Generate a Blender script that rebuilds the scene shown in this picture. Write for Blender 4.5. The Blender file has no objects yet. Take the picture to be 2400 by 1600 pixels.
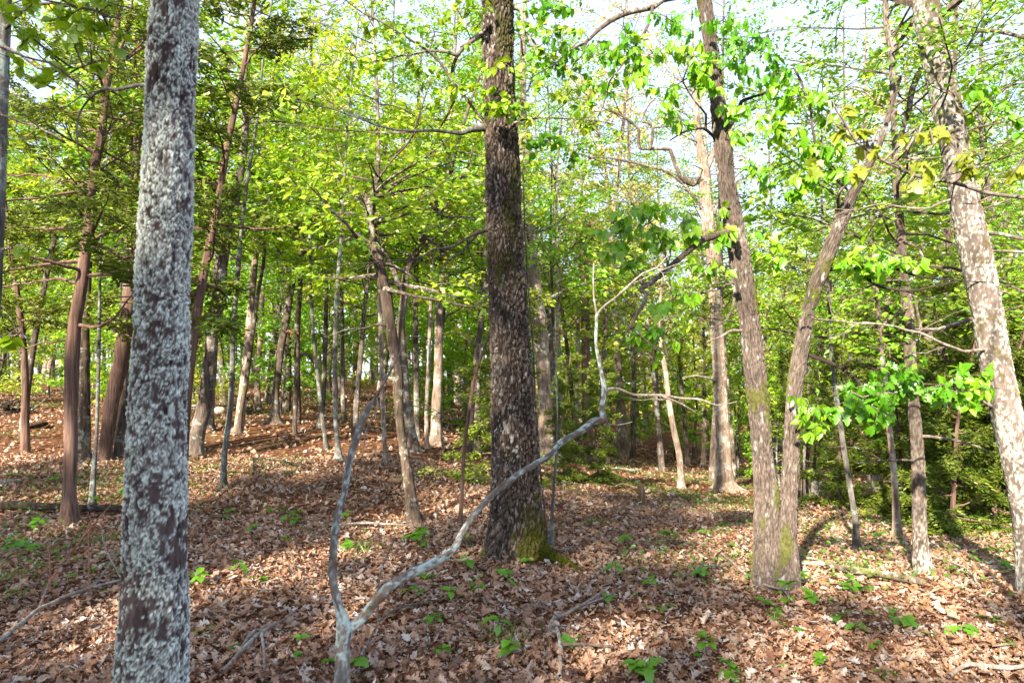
import bpy, math, random
import numpy as np
from mathutils import Vector, Matrix, Euler

# ------------------------------------------------------------------ camera, sky, sun, exposure
SC = bpy.context.scene
COL = SC.collection
F = 1600.0                      # focal length in photograph pixels (24 mm on a 36 mm wide frame, 2400 px)
YH = 885.0                      # eye level in photograph pixels
PITCH = math.atan((YH - 800.0) / F)
CAM = np.array([0.0, 0.0, 1.6])
cam_d = bpy.data.cameras.new('camera'); cam = bpy.data.objects.new('camera', cam_d); COL.objects.link(cam)
cam_d.lens = 24.0; cam_d.sensor_width = 36.0; cam_d.clip_end = 600.0; cam_d.clip_start = 0.05
cam_d.dof.use_dof = True; cam_d.dof.focus_distance = 6.8; cam_d.dof.aperture_fstop = 4.0
cam.location = CAM; cam.rotation_euler = (math.pi / 2 + PITCH, 0, 0)
SC.camera = cam

SUN_AZ, SUN_EL = math.radians(206.0), math.radians(29.0)   # bearing from +Y clockwise, height
SUN_DIR = np.array([math.sin(SUN_AZ) * math.cos(SUN_EL), math.cos(SUN_AZ) * math.cos(SUN_EL), math.sin(SUN_EL)])
world = bpy.data.worlds.new('World'); SC.world = world; world.use_nodes = True
wn = world.node_tree.nodes; bg = wn['Background']
sky = wn.new('ShaderNodeTexSky'); sky.sky_type = 'NISHITA'; sky.sun_disc = False
sky.sun_elevation = SUN_EL; sky.sun_rotation = SUN_AZ; sky.dust_density = 1.2; sky.air_density = 1.0; sky.ozone_density = 3.0
veil = wn.new('ShaderNodeMixRGB'); veil.inputs[0].default_value = 0.72; veil.inputs[2].default_value = (1.36, 1.44, 1.80, 1)   # thin high cloud over the blue
world.node_tree.links.new(sky.outputs[0], veil.inputs[1]); world.node_tree.links.new(veil.outputs[0], bg.inputs[0]); bg.inputs[1].default_value = 0.15
sun_d = bpy.data.lights.new('sun', 'SUN'); sun = bpy.data.objects.new('sun', sun_d); COL.objects.link(sun)
sun_d.energy = 3.5; sun_d.angle = math.radians(0.9); sun_d.color = (1.0, 0.88, 0.70)
sun.rotation_euler = Vector(SUN_DIR).to_track_quat('Z', 'Y').to_euler(); sun.location = (0, 0, 30)
SC.view_settings.view_transform = 'Standard'; SC.view_settings.look = 'None'; SC.view_settings.gamma = 1.0
SC.view_settings.exposure = 2.42
cy = SC.cycles
cy.max_bounces = 7; cy.diffuse_bounces = 5; cy.glossy_bounces = 1; cy.transmission_bounces = 4; cy.transparent_max_bounces = 2
cy.caustics_reflective = False; cy.caustics_refractive = False
cy.use_denoising = True; cy.sample_clamp_indirect = 6.0

RNG = np.random.default_rng(11)
random.seed(5)

# ------------------------------------------------------------------ placing helpers
CP, SP = math.cos(PITCH), math.sin(PITCH)
def ray(px, py):
    u, v = (px - 1200.0) / F, (800.0 - py) / F
    return np.array([u, CP - v * SP, SP + v * CP])
def at(px, py, Y):
    d = ray(px, py); return CAM + d * (Y / d[1])
def depth(P):
    return P[1] * CP + (P[2] - 1.6) * SP
def to_px(P):
    q = np.asarray(P) - CAM; d = q[1] * CP + q[2] * SP
    return 1200 + F * q[0] / d, 800 - F * (-q[1] * SP + q[2] * CP) / d

def _hash(ix, iy, iz, seed):
    n = (ix.astype(np.int64) * 374761393 + iy.astype(np.int64) * 668265263 + iz.astype(np.int64) * 1274126177 + seed * 974711) & 0xffffffff
    n = ((n ^ (n >> 13)) * 1103515245) & 0xffffffff
    n = ((n ^ (n >> 16)) * 668265261) & 0xffffffff
    return ((n ^ (n >> 15)) & 0xffffff) / float(0xffffff)
def vnoise(p, seed=0):
    p = np.asarray(p, float); i = np.floor(p).astype(np.int64); f = p - i; f = f * f * (3 - 2 * f)
    r = 0
    for dx in (0, 1):
        wx = f[:, 0] if dx else 1 - f[:, 0]
        for dy in (0, 1):
            wy = f[:, 1] if dy else 1 - f[:, 1]
            for dz in (0, 1):
                wz = f[:, 2] if dz else 1 - f[:, 2]
                r = r + wx * wy * wz * _hash(i[:, 0] + dx, i[:, 1] + dy, i[:, 2] + dz, seed)
    return r
def fbm(p, octv=4, seed=0, gain=0.55):
    p = np.asarray(p, float); a, s, t = 1.0, 0, 0
    for o in range(octv):
        s = s + a * vnoise(p * 2.03 ** o + 7.3 * o, seed + o); t += a; a *= gain
    return s / t
def worley(p, seed=0):
    i = np.floor(p).astype(np.int64); f1 = np.full(len(p), 9.0); f2 = f1.copy(); cid = np.zeros(len(p))
    for dx in (-1, 0, 1):
        for dy in (-1, 0, 1):
            for dz in (-1, 0, 1):
                c = i + np.array([dx, dy, dz])
                o = np.stack([_hash(c[:, 0], c[:, 1], c[:, 2], seed + k) for k in (1, 2, 3)], 1)
                d = np.linalg.norm(c + o - p, axis=1); m = d < f1
                f2 = np.where(m, f1, np.minimum(f2, d)); f1 = np.where(m, d, f1)
                cid = np.where(m, o[:, 0], cid)
    return f1, f2, cid
def sstep(a, b, x):
    t = np.clip((x - a) / (b - a), 0, 1); return t * t * (3 - 2 * t)

def ground(x, y):
    x = np.asarray(x, float); y = np.asarray(y, float)
    h = np.logaddexp(0, (y - 7.0) / 1.2) * 1.2
    h = 26 * np.tanh(h / 26)
    u = x / np.maximum(y, 1.5)
    k = 0.048 + (-0.118 - 0.048) * sstep(-0.28, 0.36, u)
    z = h * k
    z = z - 0.10 * sstep(1.5, 5.0, x) * sstep(4.5, 7.5, y)
    p = np.stack([x.ravel() * 0.55, y.ravel() * 0.55, np.zeros(x.size)], 1)
    b = (fbm(p, 3, 5) - 0.5).reshape(x.shape)
    return z + 0.16 * b * sstep(4.0, 12.0, y) + 0.05 * b
def gz(x, y):
    return float(ground(np.array([x]), np.array([y]))[0])
def ghit(px, py):
    d = ray(px, py); t = 1.0
    while t < 140:
        P = CAM + d * t
        if P[2] < gz(P[0], P[1]): break
        t += 0.1
    lo, hi = t - 0.1, t
    for _ in range(12):
        m = (lo + hi) / 2; P = CAM + d * m
        if P[2] < gz(P[0], P[1]): hi = m
        else: lo = m
    return CAM + d * hi

# ------------------------------------------------------------------ mesh helpers
class Geo:
    def __init__(s): s.V, s.Fs, s.R, s.M, s.n = [], [], [], [], 0
    def add(s, V, faces, rnd=0.0, mat=0):
        V = np.asarray(V, float); s.V.append(V)
        for f in faces:
            f = np.asarray(f, np.int64)
            if len(f): s.Fs.append(f + s.n); s.M.append(np.full(len(f), mat, np.int32))
        s.R.append(np.broadcast_to(np.asarray(rnd, float), (len(V),)).copy()); s.n += len(V)
    def mesh(s, name, mats, origin=(0, 0, 0), smooth=True, extra=None):
        V = np.concatenate(s.V) - np.asarray(origin, float)
        me = bpy.data.meshes.new(name)
        me.vertices.add(len(V)); me.vertices.foreach_set('co', V.astype(np.float32).ravel())
        tot = np.concatenate([np.full(len(f), f.shape[1], np.int32) for f in s.Fs])
        idx = np.concatenate([f.ravel() for f in s.Fs]).astype(np.int32)
        me.loops.add(len(idx)); me.loops.foreach_set('vertex_index', idx)
        me.polygons.add(len(tot)); st = np.zeros(len(tot), np.int32); st[1:] = np.cumsum(tot)[:-1]
        me.polygons.foreach_set('loop_start', st)
        me.polygons.foreach_set('material_index', np.concatenate(s.M))
        me.polygons.foreach_set('use_smooth', np.full(len(tot), smooth, bool))
        a = me.attributes.new('rnd', 'FLOAT', 'POINT'); a.data.foreach_set('value', np.concatenate(s.R).astype(np.float32))
        for k, v in (extra or {}).items():
            a = me.attributes.new(k, 'FLOAT', 'POINT'); a.data.foreach_set('value', v.astype(np.float32))
        me.update(calc_edges=True)
        for m in mats: me.materials.append(m)
        return me

def link(name, data, parent=None, loc=(0, 0, 0)):
    o = bpy.data.objects.new(name, data); COL.objects.link(o); o.location = loc
    if parent is not None: o.parent = parent
    return o
def thing(name, label, cat, loc, group=None):
    o = link(name, None, None, tuple(loc)); o.empty_display_size = 0.1
    o['label'] = label; o['category'] = cat
    if group: o['group'] = group
    return o
def tag(o, label=None, cat=None, group=None, kind=None):
    for k, v in (('label', label), ('category', cat), ('group', group), ('kind', kind)):
        if v: o[k] = v
    return o
def copy_tree(o, parent=None):
    c = o.copy(); COL.objects.link(c); c.parent = parent
    for ch in o.children: copy_tree(ch, c)
    return c

def nrm(v):
    v = np.asarray(v, float); return v / (np.linalg.norm(v, axis=-1, keepdims=True) + 1e-12)
def smooth_path(P, R, ds, tens=.75):
    P = np.asarray(P, float); R = np.asarray(R, float)
    L = np.r_[0, np.cumsum(np.linalg.norm(np.diff(P, axis=0), axis=1))]
    n = max(3, int(L[-1] / ds) + 1); s = np.linspace(0, L[-1], n)
    T = tens * np.gradient(P, L, axis=0) if len(P) > 2 else np.repeat([(P[1] - P[0]) / L[-1]], 2, 0)
    k = np.clip(np.searchsorted(L, s, side='right') - 1, 0, len(L) - 2)
    h = (L[k + 1] - L[k])[:, None]; t = ((s - L[k]) / (L[k + 1] - L[k]))[:, None]
    Q = (2*t**3 - 3*t**2 + 1) * P[k] + (t**3 - 2*t**2 + t) * h * T[k] + (-2*t**3 + 3*t**2) * P[k+1] + (t**3 - t**2) * h * T[k+1]
    return Q, np.interp(s, L, R), s
def frames(Q):
    T = nrm(np.gradient(Q, axis=0))
    a = np.array([0, -1.0, 0]) if abs(T[0][1]) < 0.9 else np.array([1.0, 0, 0])
    U = np.zeros_like(Q); u = a - T[0] * np.dot(a, T[0])
    for i in range(len(Q)):
        u = u - T[i] * np.dot(u, T[i]); u = u / np.linalg.norm(u); U[i] = u
    return T, U, np.cross(T, U)
def tube_faces(n, k, cap=True):
    i = np.arange(n - 1)[:, None] * k; j = np.arange(k)[None]; j2 = (j + 1) % k
    q = np.stack([i + j, i + j2, i + k + j2, i + k + j], -1).reshape(-1, 4)
    return q
def tube(g, P, R, k=6, ds=None, mat=0, rnd=0.0):
    """plain tapered tube through P"""
    P = np.asarray(P, float); R = np.asarray(R, float)
    if ds: P, R, _ = smooth_path(P, R, ds)
    T, U, W = frames(P); a = np.arange(k) * 2 * math.pi / k
    V = (P[:, None] + R[:, None, None] * (np.cos(a)[None, :, None] * U[:, None] + np.sin(a)[None, :, None] * W[:, None])).reshape(-1, 3)
    n = len(P); V = np.r_[V, P[-1:] + T[-1:] * R[-1]]
    tip = np.stack([(n-1)*k + np.arange(k), (n-1)*k + (np.arange(k)+1) % k, np.full(k, n*k)], 1)
    g.add(V, [tube_faces(n, k), tip], rnd, mat)

# ------------------------------------------------------------------ leaf shapes (x along, y side, z normal)
def strip_leaf(ts, ws, bend=-0.12, fold=0.25, wave=0.0, seed=0):
    r = np.random.default_rng(seed); V = []
    for t, w in zip(ts, ws):
        zb = bend * t * t
        j = r.normal(0, wave, 3) if wave else (0, 0, 0)
        V += [(t, w * (1 + 0.2 * (r.random() - .5) * (wave > 0)), zb + fold * w + j[0]), (t, 0, zb + j[1] * .5), (t, -w, zb + fold * w + j[2])]
    n = len(ts); q = []
    for i in range(n - 1):
        b = 3 * i; q += [(b, b + 3, b + 4, b + 1), (b + 1, b + 4, b + 5, b + 2)]
    return np.array(V), np.array(q)
RHOMB = (np.array([(0, 0, 0), (.42, -.5, .05), (1, 0, -.12), (.42, .5, .05)]), np.array([(0, 1, 2, 3)]))
OVATE = strip_leaf([0, .3, .62, 1], [.04, .42, .34, .01], -0.2, 0.2)
NEEDLE = (np.array([(0, -.5, 0), (.6, -.5, 0), (1, 0, 0), (.6, .5, 0), (0, .5, 0)]), np.array([(0, 1, 2, 3, 4)]))
OAKS = [strip_leaf([0, .16, .28, .40, .52, .66, .76, .9, 1], [.02, .20, .10, .36, .16, .42, .20, .22, .01], b, f, wv, i)
        for i, (b, f, wv) in enumerate([(-.15, .3, .03), (.35, .5, .05), (-.4, -.2, .05), (.2, .9, .06), (-.3, .7, .08), (.5, -.3, .06)])]
OAKS_LO = [strip_leaf([0, .22, .40, .66, 1], [.03, .30, .17, .40, .02], b, f, wv, i + 20)
           for i, (b, f, wv) in enumerate([(-.2, .4, .05), (.4, .6, .05), (-.4, -.3, .06), (.3, -.4, .07)])]
def oak_green(seed):
    return strip_leaf([0, .13, .26, .36, .5, .6, .72, .82, .92, 1], [.015, .05, .20, .12, .36, .20, .40, .20, .17, .01], -0.45, 0.18, 0.015, seed)
def maple_green(seed):
    return strip_leaf([0, .05, .18, .30, .40, .54, .64, .78, .9, 1], [.02, .24, .34, .20, .52, .26, .24, .22, .10, .01], -0.30, 0.15, 0.015, seed)
def ovate_green(seed):
    return strip_leaf([0, .12, .3, .5, .72, .88, 1], [.02, .20, .36, .40, .28, .12, .01], -0.3, 0.2, 0.01, seed)

def add_leaves(g, P, D, N, L, W, tmpl, mat=0, rnd=None):
    V, Q = tmpl; P = np.asarray(P, float); m = len(P)
    if m == 0: return
    D = nrm(D); S = nrm(np.cross(N, D)); N = np.cross(D, S)
    L = np.asarray(L, float)[:, None, None]; W = np.asarray(W, float)[:, None, None]
    X = P[:, None] + V[None, :, 0:1] * L * D[:, None] + V[None, :, 1:2] * W * S[:, None] + V[None, :, 2:3] * L * N[:, None]
    k = len(V); q = (np.arange(m)[:, None, None] * k + Q[None]).reshape(-1, Q.shape[1])
    if rnd is None: rnd = RNG.random(m)
    g.add(X.reshape(-1, 3), [q], np.repeat(rnd, k), mat)

# ------------------------------------------------------------------ materials
def new_mat(name):
    m = bpy.data.materials.new(name); m.use_nodes = True
    nt = m.node_tree; nt.nodes.clear(); out = nt.nodes.new('ShaderNodeOutputMaterial')
    return m, nt, out
def N_(nt, typ, **kw):
    n = nt.nodes.new(typ)
    for k, v in kw.items():
        if k.startswith('i_'):
            key = k[2:]; key = int(key) if key.isdigit() else key
            n.inputs[key].default_value = v
        else: setattr(n, k, v)
    return n
def ramp(nt, stops, interp='LINEAR'):
    r = nt.nodes.new('ShaderNodeValToRGB'); cr = r.color_ramp; cr.interpolation = interp
    while len(cr.elements) < len(stops): cr.elements.new(0.5)
    for e, (p, c) in zip(cr.elements, stops): e.position = p; e.color = (*c, 1) if len(c) == 3 else c
    return r
def rand_value(nt, objw):
    L = nt.links; at_ = N_(nt, 'ShaderNodeAttribute', attribute_name='rnd'); oi = N_(nt, 'ShaderNodeObjectInfo')
    mu = N_(nt, 'ShaderNodeMath', operation='MULTIPLY_ADD'); mu.inputs[1].default_value = objw
    L.new(oi.outputs['Random'], mu.inputs[0]); L.new(at_.outputs['Fac'], mu.inputs[2])
    fr = N_(nt, 'ShaderNodeMath', operation='PINGPONG'); fr.inputs[1].default_value = 1.0; L.new(mu.outputs[0], fr.inputs[0])
    return fr.outputs[0]
def leaf_mat(name, stops, transl=0.5, gloss=0.05, objw=0.35, tr_tint=(1.1, 1.0, 0.5), rough=0.45):
    m, nt, out = new_mat(name); L = nt.links
    r = ramp(nt, stops); L.new(rand_value(nt, objw), r.inputs[0])
    tc = N_(nt, 'ShaderNodeTexCoord'); nz = N_(nt, 'ShaderNodeTexNoise', i_Scale=0.9, i_Detail=2.0); L.new(tc.outputs['Object'], nz.inputs['Vector'])
    hs = N_(nt, 'ShaderNodeHueSaturation', i_Saturation=1.0); L.new(r.outputs[0], hs.inputs['Color'])
    mr = N_(nt, 'ShaderNodeMapRange'); mr.inputs[1].default_value = .3; mr.inputs[2].default_value = .7; mr.inputs[3].default_value = .8; mr.inputs[4].default_value = 1.2
    L.new(nz.outputs['Fac'], mr.inputs[0]); L.new(mr.outputs[0], hs.inputs['Value'])
    df = N_(nt, 'ShaderNodeBsdfDiffuse'); tr = N_(nt, 'ShaderNodeBsdfTranslucent'); gl = N_(nt, 'ShaderNodeBsdfGlossy', i_Roughness=rough)
    L.new(hs.outputs[0], df.inputs[0])
    tm = N_(nt, 'ShaderNodeMixRGB', blend_type='MULTIPLY', i_0=1.0); tm.inputs[2].default_value = (*tr_tint, 1); L.new(hs.outputs[0], tm.inputs[1]); L.new(tm.outputs[0], tr.inputs[0])
    m1 = N_(nt, 'ShaderNodeMixShader', i_0=transl); L.new(df.outputs[0], m1.inputs[1]); L.new(tr.outputs[0], m1.inputs[2])
    m2 = N_(nt, 'ShaderNodeMixShader', i_0=gloss); L.new(m1.outputs[0], m2.inputs[1]); L.new(gl.outputs[0], m2.inputs[2])
    L.new(m2.outputs[0], out.inputs[0]); return m
def bark_mat(name, dark, light, lichen=None, lamt=0.45, lscale=14.0, moss=None, mamt=0.0, scale=26.0, stretch=0.16, bump=0.6, attr=False, bdist=0.012):
    m, nt, out = new_mat(name); L = nt.links
    tc = N_(nt, 'ShaderNodeTexCoord'); oi = N_(nt, 'ShaderNodeObjectInfo')
    ad = N_(nt, 'ShaderNodeVectorMath', operation='MULTIPLY_ADD'); ad.inputs[1].default_value = (37, 11, 5)
    cb = N_(nt, 'ShaderNodeCombineXYZ'); [L.new(oi.outputs['Random'], cb.inputs[i]) for i in range(3)]
    L.new(cb.outputs[0], ad.inputs[0]); L.new(tc.outputs['Object'], ad.inputs[2])
    mp = N_(nt, 'ShaderNodeMapping'); mp.inputs['Scale'].default_value = (scale, scale, scale * stretch); L.new(ad.outputs[0], mp.inputs[0])
    nz = N_(nt, 'ShaderNodeTexNoise', i_Scale=1.0, i_Detail=5.0, i_Roughness=0.68); L.new(mp.outputs[0], nz.inputs['Vector'])
    r = ramp(nt, [(0.34, dark), (0.52, tuple((a + b) / 2 for a, b in zip(dark, light))), (0.66, light)])
    big = N_(nt, 'ShaderNodeTexNoise', i_Scale=2.3, i_Detail=3.0); L.new(ad.outputs[0], big.inputs['Vector'])
    if attr:
        ta = N_(nt, 'ShaderNodeAttribute', attribute_name='tone'); mx = N_(nt, 'ShaderNodeMath', operation='MULTIPLY_ADD'); mx.inputs[1].default_value = 0.55
        sc = N_(nt, 'ShaderNodeMath', operation='MULTIPLY'); sc.inputs[1].default_value = 0.5; L.new(nz.outputs['Fac'], sc.inputs[0])
        L.new(ta.outputs['Fac'], mx.inputs[0]); L.new(sc.outputs[0], mx.inputs[2]); L.new(mx.outputs[0], r.inputs[0])
    else: L.new(nz.outputs['Fac'], r.inputs[0])
    col = r.outputs[0]
    vv = N_(nt, 'ShaderNodeHueSaturation'); mr = N_(nt, 'ShaderNodeMapRange'); mr.inputs[1].default_value = .3; mr.inputs[2].default_value = .7; mr.inputs[3].default_value = .72; mr.inputs[4].default_value = 1.28
    L.new(big.outputs['Fac'], mr.inputs[0]); L.new(mr.outputs[0], vv.inputs['Value']); L.new(col, vv.inputs['Color']); col = vv.outputs[0]
    def layer(col, colr, fac):
        mx = N_(nt, 'ShaderNodeMixRGB'); L.new(fac, mx.inputs[0]); L.new(col, mx.inputs[1])
        if isinstance(colr, tuple): mx.inputs[2].default_value = (*colr, 1)
        else: L.new(colr, mx.inputs[2])
        return mx.outputs[0]
    if lichen:
        lc = N_(nt, 'ShaderNodeTexNoise', i_Scale=60.0, i_Detail=2.0); L.new(ad.outputs[0], lc.inputs['Vector'])
        lr = ramp(nt, [(0.3, tuple(c * 0.72 for c in lichen)), (0.7, tuple(min(1, c * 1.2) for c in lichen))]); L.new(lc.outputs['Fac'], lr.inputs[0])
        if attr:
            la = N_(nt, 'ShaderNodeAttribute', attribute_name='lich'); fac = la.outputs['Fac']
        else:
            ln = N_(nt, 'ShaderNodeTexNoise', i_Scale=lscale, i_Detail=6.0, i_Roughness=0.72); L.new(ad.outputs[0], ln.inputs['Vector'])
            b2 = N_(nt, 'ShaderNodeMath', operation='MULTIPLY_ADD'); b2.inputs[1].default_value = 0.5; L.new(big.outputs['Fac'], b2.inputs[0]); L.new(ln.outputs['Fac'], b2.inputs[2])
            t = 0.75 + (0.5 - lamt) * 0.36
            lf = ramp(nt, [(t - 0.03, (0, 0, 0)), (t + 0.03, (1, 1, 1))]); L.new(b2.outputs[0], lf.inputs[0]); fac = lf.outputs[0]
        col = layer(col, lr.outputs[0], fac)
    if moss:
        mc = N_(nt, 'ShaderNodeTexNoise', i_Scale=45.0, i_Detail=3.0); L.new(ad.outputs[0], mc.inputs['Vector'])
        mrp = ramp(nt, [(0.35, tuple(c * 0.55 for c in moss)), (0.65, tuple(c * 1.25 for c in moss))]); L.new(mc.outputs['Fac'], mrp.inputs[0])
        if attr:
            ma = N_(nt, 'ShaderNodeAttribute', attribute_name='moss'); fac = ma.outputs['Fac']
        else:
            mn = N_(nt, 'ShaderNodeTexNoise', i_Scale=3.2, i_Detail=6.0, i_Roughness=0.7); L.new(ad.outputs[0], mn.inputs['Vector'])
            mf = ramp(nt, [(0.62 - mamt * 0.3, (0, 0, 0)), (0.74 - mamt * 0.3, (1, 1, 1))]); L.new(mn.outputs['Fac'], mf.inputs[0]); fac = mf.outputs[0]
        col = layer(col, mrp.outputs[0], fac)
    bs = N_(nt, 'ShaderNodeBsdfDiffuse', i_Roughness=0.6); L.new(col, bs.inputs[0])
    bp = N_(nt, 'ShaderNodeBump', i_Strength=bump, i_Distance=bdist); L.new(nz.outputs['Fac'], bp.inputs['Height']); L.new(bp.outputs[0], bs.inputs['Normal'])
    L.new(bs.outputs[0], out.inputs[0]); return m

G1, G2, G3, G4 = (.115, .285, .010), (.190, .390, .012), (.290, .475, .014), (.400, .500, .025)
M = {}
M['leaf'] = leaf_mat('leaf_spring_green', [(0, G1), (.4, G2), (.75, G3), (1, G4)], 0.5)
M['leaf_yellow'] = leaf_mat('leaf_young_yellow', [(0, (.22, .39, .010)), (.5, (.35, .49, .015)), (1, (.52, .53, .05))], 0.5)
M['leaf_gold'] = leaf_mat('leaf_pale_gold', [(0, (.42, .45, .06)), (.5, (.56, .50, .13)), (1, (.62, .52, .24))], 0.5)
M['leaf_deep'] = leaf_mat('leaf_deep_green', [(0, (.09, .25, .008)), (.5, (.17, .37, .010)), (1, (.27, .46, .012))], 0.5)
M['leaf_bright'] = leaf_mat('leaf_vivid_green', [(0, (.10, .33, .006)), (.5, (.175, .44, .008)), (1, (.30, .52, .012))], 0.55)
M['leaf_maple'] = leaf_mat('leaf_maple_yellow_green', [(0, (.27, .37, .02)), (.6, (.42, .44, .05)), (1, (.48, .40, .10))], 0.5)
M['cedar'] = leaf_mat('cedar_needles', [(0, (.045, .090, .010)), (.5, (.095, .160, .014)), (1, (.21, .25, .030))], 0.25, 0.03)
M['seed'] = leaf_mat('seedling_green', [(0, (.09, .27, .010)), (.5, (.18, .40, .012)), (1, (.32, .46, .03))], 0.45)
M['cover'] = leaf_mat('herb_green', [(0, (.045, .12, .010)), (.5, (.09, .20, .014)), (1, (.17, .28, .03))], 0.4)
M['litter'] = leaf_mat('dead_leaf_brown', [(0, (.034, .017, .012)), (.16, (.085, .040, .025)), (.36, (.170, .082, .048)), (.56, (.285, .148, .084)), (.76, (.400, .230, .132)), (.91, (.40, .28, .20)), (1, (.58, .51, .45))], 0.22, 0.05, 1.0, (1.1, .85, .6))
M['dead_leaf'] = leaf_mat('hanging_dead_leaf', [(0, (.30, .13, .06)), (1, (.45, .24, .12))], 0.3, 0.03)
M['bark_lichen'] = bark_mat('bark_under_lichen', (.034, .025, .025), (.14, .102, .096), (.72, .79, .72), attr=True, scale=60, stretch=.14, bump=.5, bdist=.006)
M['bark_oak'] = bark_mat('bark_oak_ridged', (.026, .020, .017), (.215, .168, .140), (.44, .44, .41), attr=True, moss=(.060, .062, .010), scale=90, stretch=.2, bump=.5, bdist=.006)
M['bark_twin'] = bark_mat('bark_grey_brown_furrowed', (.042, .033, .028), (.185, .148, .126), (.32, .34, .32), attr=True, moss=(.09, .10, .02), scale=100, stretch=.18, bump=.5, bdist=.005)
M['bark_spot'] = bark_mat('bark_reddish_lichen_spotted', (.060, .048, .042), (.205, .162, .142), (.40, .42, .37), attr=True, moss=(.10, .08, .02), scale=50, stretch=.4, bump=.5, bdist=.006)
M['bark_grey'] = bark_mat('bark_grey', (.060, .048, .040), (.215, .172, .145), (.28, .30, .28), .28, 10)
M['bark_foot'] = bark_mat('bark_dark_whitish_lichen', (.032, .024, .020), (.15, .112, .09), (.44, .43, .39), attr=True, moss=(.08, .07, .02), scale=60, stretch=.3, bump=.5, bdist=.005)
M['bark_dark'] = bark_mat('bark_dark', (.050, .039, .032), (.18, .138, .11), (.26, .27, .25), .22, 9, moss=(.09, .10, .02), mamt=.1)
M['bark_pale'] = bark_mat('bark_pale_tan', (.12, .088, .068), (.37, .285, .225), (.40, .39, .35), .30, 8)
M['bark_cedar'] = bark_mat('bark_cedar_red', (.080, .050, .040), (.25, .160, .128), None, scale=40, stretch=.06)
M['bark_moss'] = bark_mat('bark_mossy_brown', (.035, .027, .021), (.165, .125, .098), (.30, .29, .25), .25, 12, moss=(.075, .078, .015), mamt=.12)
M['bark_sapling'] = bark_mat('bark_sapling_grey_green', (.06, .055, .05), (.20, .185, .165), (.24, .29, .27), .32, 16, scale=30)
M['bark_lichen_grey'] = bark_mat('bark_dead_lichen', (.085, .068, .060), (.26, .225, .20), (.40, .50, .485), attr=True, moss=(.13, .075, .04), scale=70, stretch=.2, bump=.5, bdist=.004)
M['twig'] = bark_mat('twig_bark', (.055, .040, .032), (.19, .15, .12), (.33, .34, .32), .22, 20, scale=40)
M['twig_pale'] = bark_mat('twig_dry_grey', (.11, .088, .075), (.31, .26, .225), (.33, .35, .32), .25, 20, scale=40)
M['twig_red'] = bark_mat('bramble_red', (.17, .07, .045), (.36, .17, .11), None, scale=40)
M['log'] = bark_mat('log_dark', (.022, .017, .015), (.085, .065, .055), (.20, .21, .19), .12, 10, moss=(.08, .10, .02), mamt=.2)
M['log_pale'] = bark_mat('log_mossy', (.06, .046, .034), (.19, .15, .11), (.34, .36, .31), .40, 9, moss=(.12, .14, .02), mamt=.45)
M['wood'] = bark_mat('weathered_wood', (.15, .085, .05), (.42, .27, .17), None, scale=40, stretch=.08)
M['stone'] = bark_mat('pale_stone', (.30, .24, .20), (.58, .48, .40), (.45, .46, .40), .25, 6, scale=9, stretch=1.0, bdist=.03)

def floor_mat():
    m, nt, out = new_mat('forest_floor_humus'); L = nt.links
    tc = N_(nt, 'ShaderNodeTexCoord')
    n1 = N_(nt, 'ShaderNodeTexNoise', i_Scale=17.0, i_Detail=7.0, i_Roughness=.75); L.new(tc.outputs['Object'], n1.inputs['Vector'])
    v = N_(nt, 'ShaderNodeTexVoronoi', i_Scale=13.0); L.new(tc.outputs['Object'], v.inputs['Vector'])
    r = ramp(nt, [(.30, (.035, .017, .011)), (.5, (.10, .048, .028)), (.66, (.19, .10, .056))]); L.new(n1.outputs['Fac'], r.inputs[0])
    hv = N_(nt, 'ShaderNodeHueSaturation'); mr = N_(nt, 'ShaderNodeMapRange'); mr.inputs[3].default_value = .6; mr.inputs[4].default_value = 1.4
    sp = N_(nt, 'ShaderNodeSeparateColor'); L.new(v.outputs['Color'], sp.inputs[0]); L.new(sp.outputs[0], mr.inputs[0]); L.new(mr.outputs[0], hv.inputs['Value']); L.new(r.outputs[0], hv.inputs['Color'])
    n2 = N_(nt, 'ShaderNodeTexNoise', i_Scale=.45, i_Detail=5.0, i_Roughness=.7); L.new(tc.outputs['Object'], n2.inputs['Vector'])
    gf = ramp(nt, [(.56, (0, 0, 0)), (.72, (.45, .45, .45))]); L.new(n2.outputs['Fac'], gf.inputs[0])
    mx = N_(nt, 'ShaderNodeMixRGB'); mx.inputs[2].default_value = (.09, .13, .025, 1); L.new(gf.outputs[0], mx.inputs[0]); L.new(hv.outputs[0], mx.inputs[1])
    b = N_(nt, 'ShaderNodeBsdfDiffuse', i_Roughness=.5); L.new(mx.outputs[0], b.inputs[0])
    bp = N_(nt, 'ShaderNodeBump', i_Strength=.7, i_Distance=.03); L.new(n1.outputs['Fac'], bp.inputs['Height']); L.new(bp.outputs[0], b.inputs['Normal'])
    L.new(b.outputs[0], out.inputs[0]); return m
M['floor'] = floor_mat()

# ------------------------------------------------------------------ ground
def make_floor():
    g = Geo()
    yy = np.r_[np.arange(-30, 2, 2.0), np.arange(2, 14, .12), np.arange(14, 40, .5), np.arange(40, 120, 4), [160, 240, 400]]
    uu = np.linspace(-1, 1, 181); uu = uu * (0.35 + 0.65 * np.abs(uu) ** 2)
    Y, Uu = np.meshgrid(yy, uu, indexing='ij'); X = Uu * np.maximum(40, np.abs(Y) * 1.9)
    # finer strip in view
    Z = ground(X, Y)
    n, k = X.shape; i = np.arange(n - 1)[:, None] * k; j = np.arange(k - 1)[None]
    q = np.stack([i + j, i + j + 1, i + k + j + 1, i + k + j], -1).reshape(-1, 4)
    g.add(np.stack([X, Y, Z], -1).reshape(-1, 3), [q])
    return tag(link('forest_floor', g.mesh('forest_floor', [M['floor']])), kind='structure')
FLOOR = make_floor()

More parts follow.
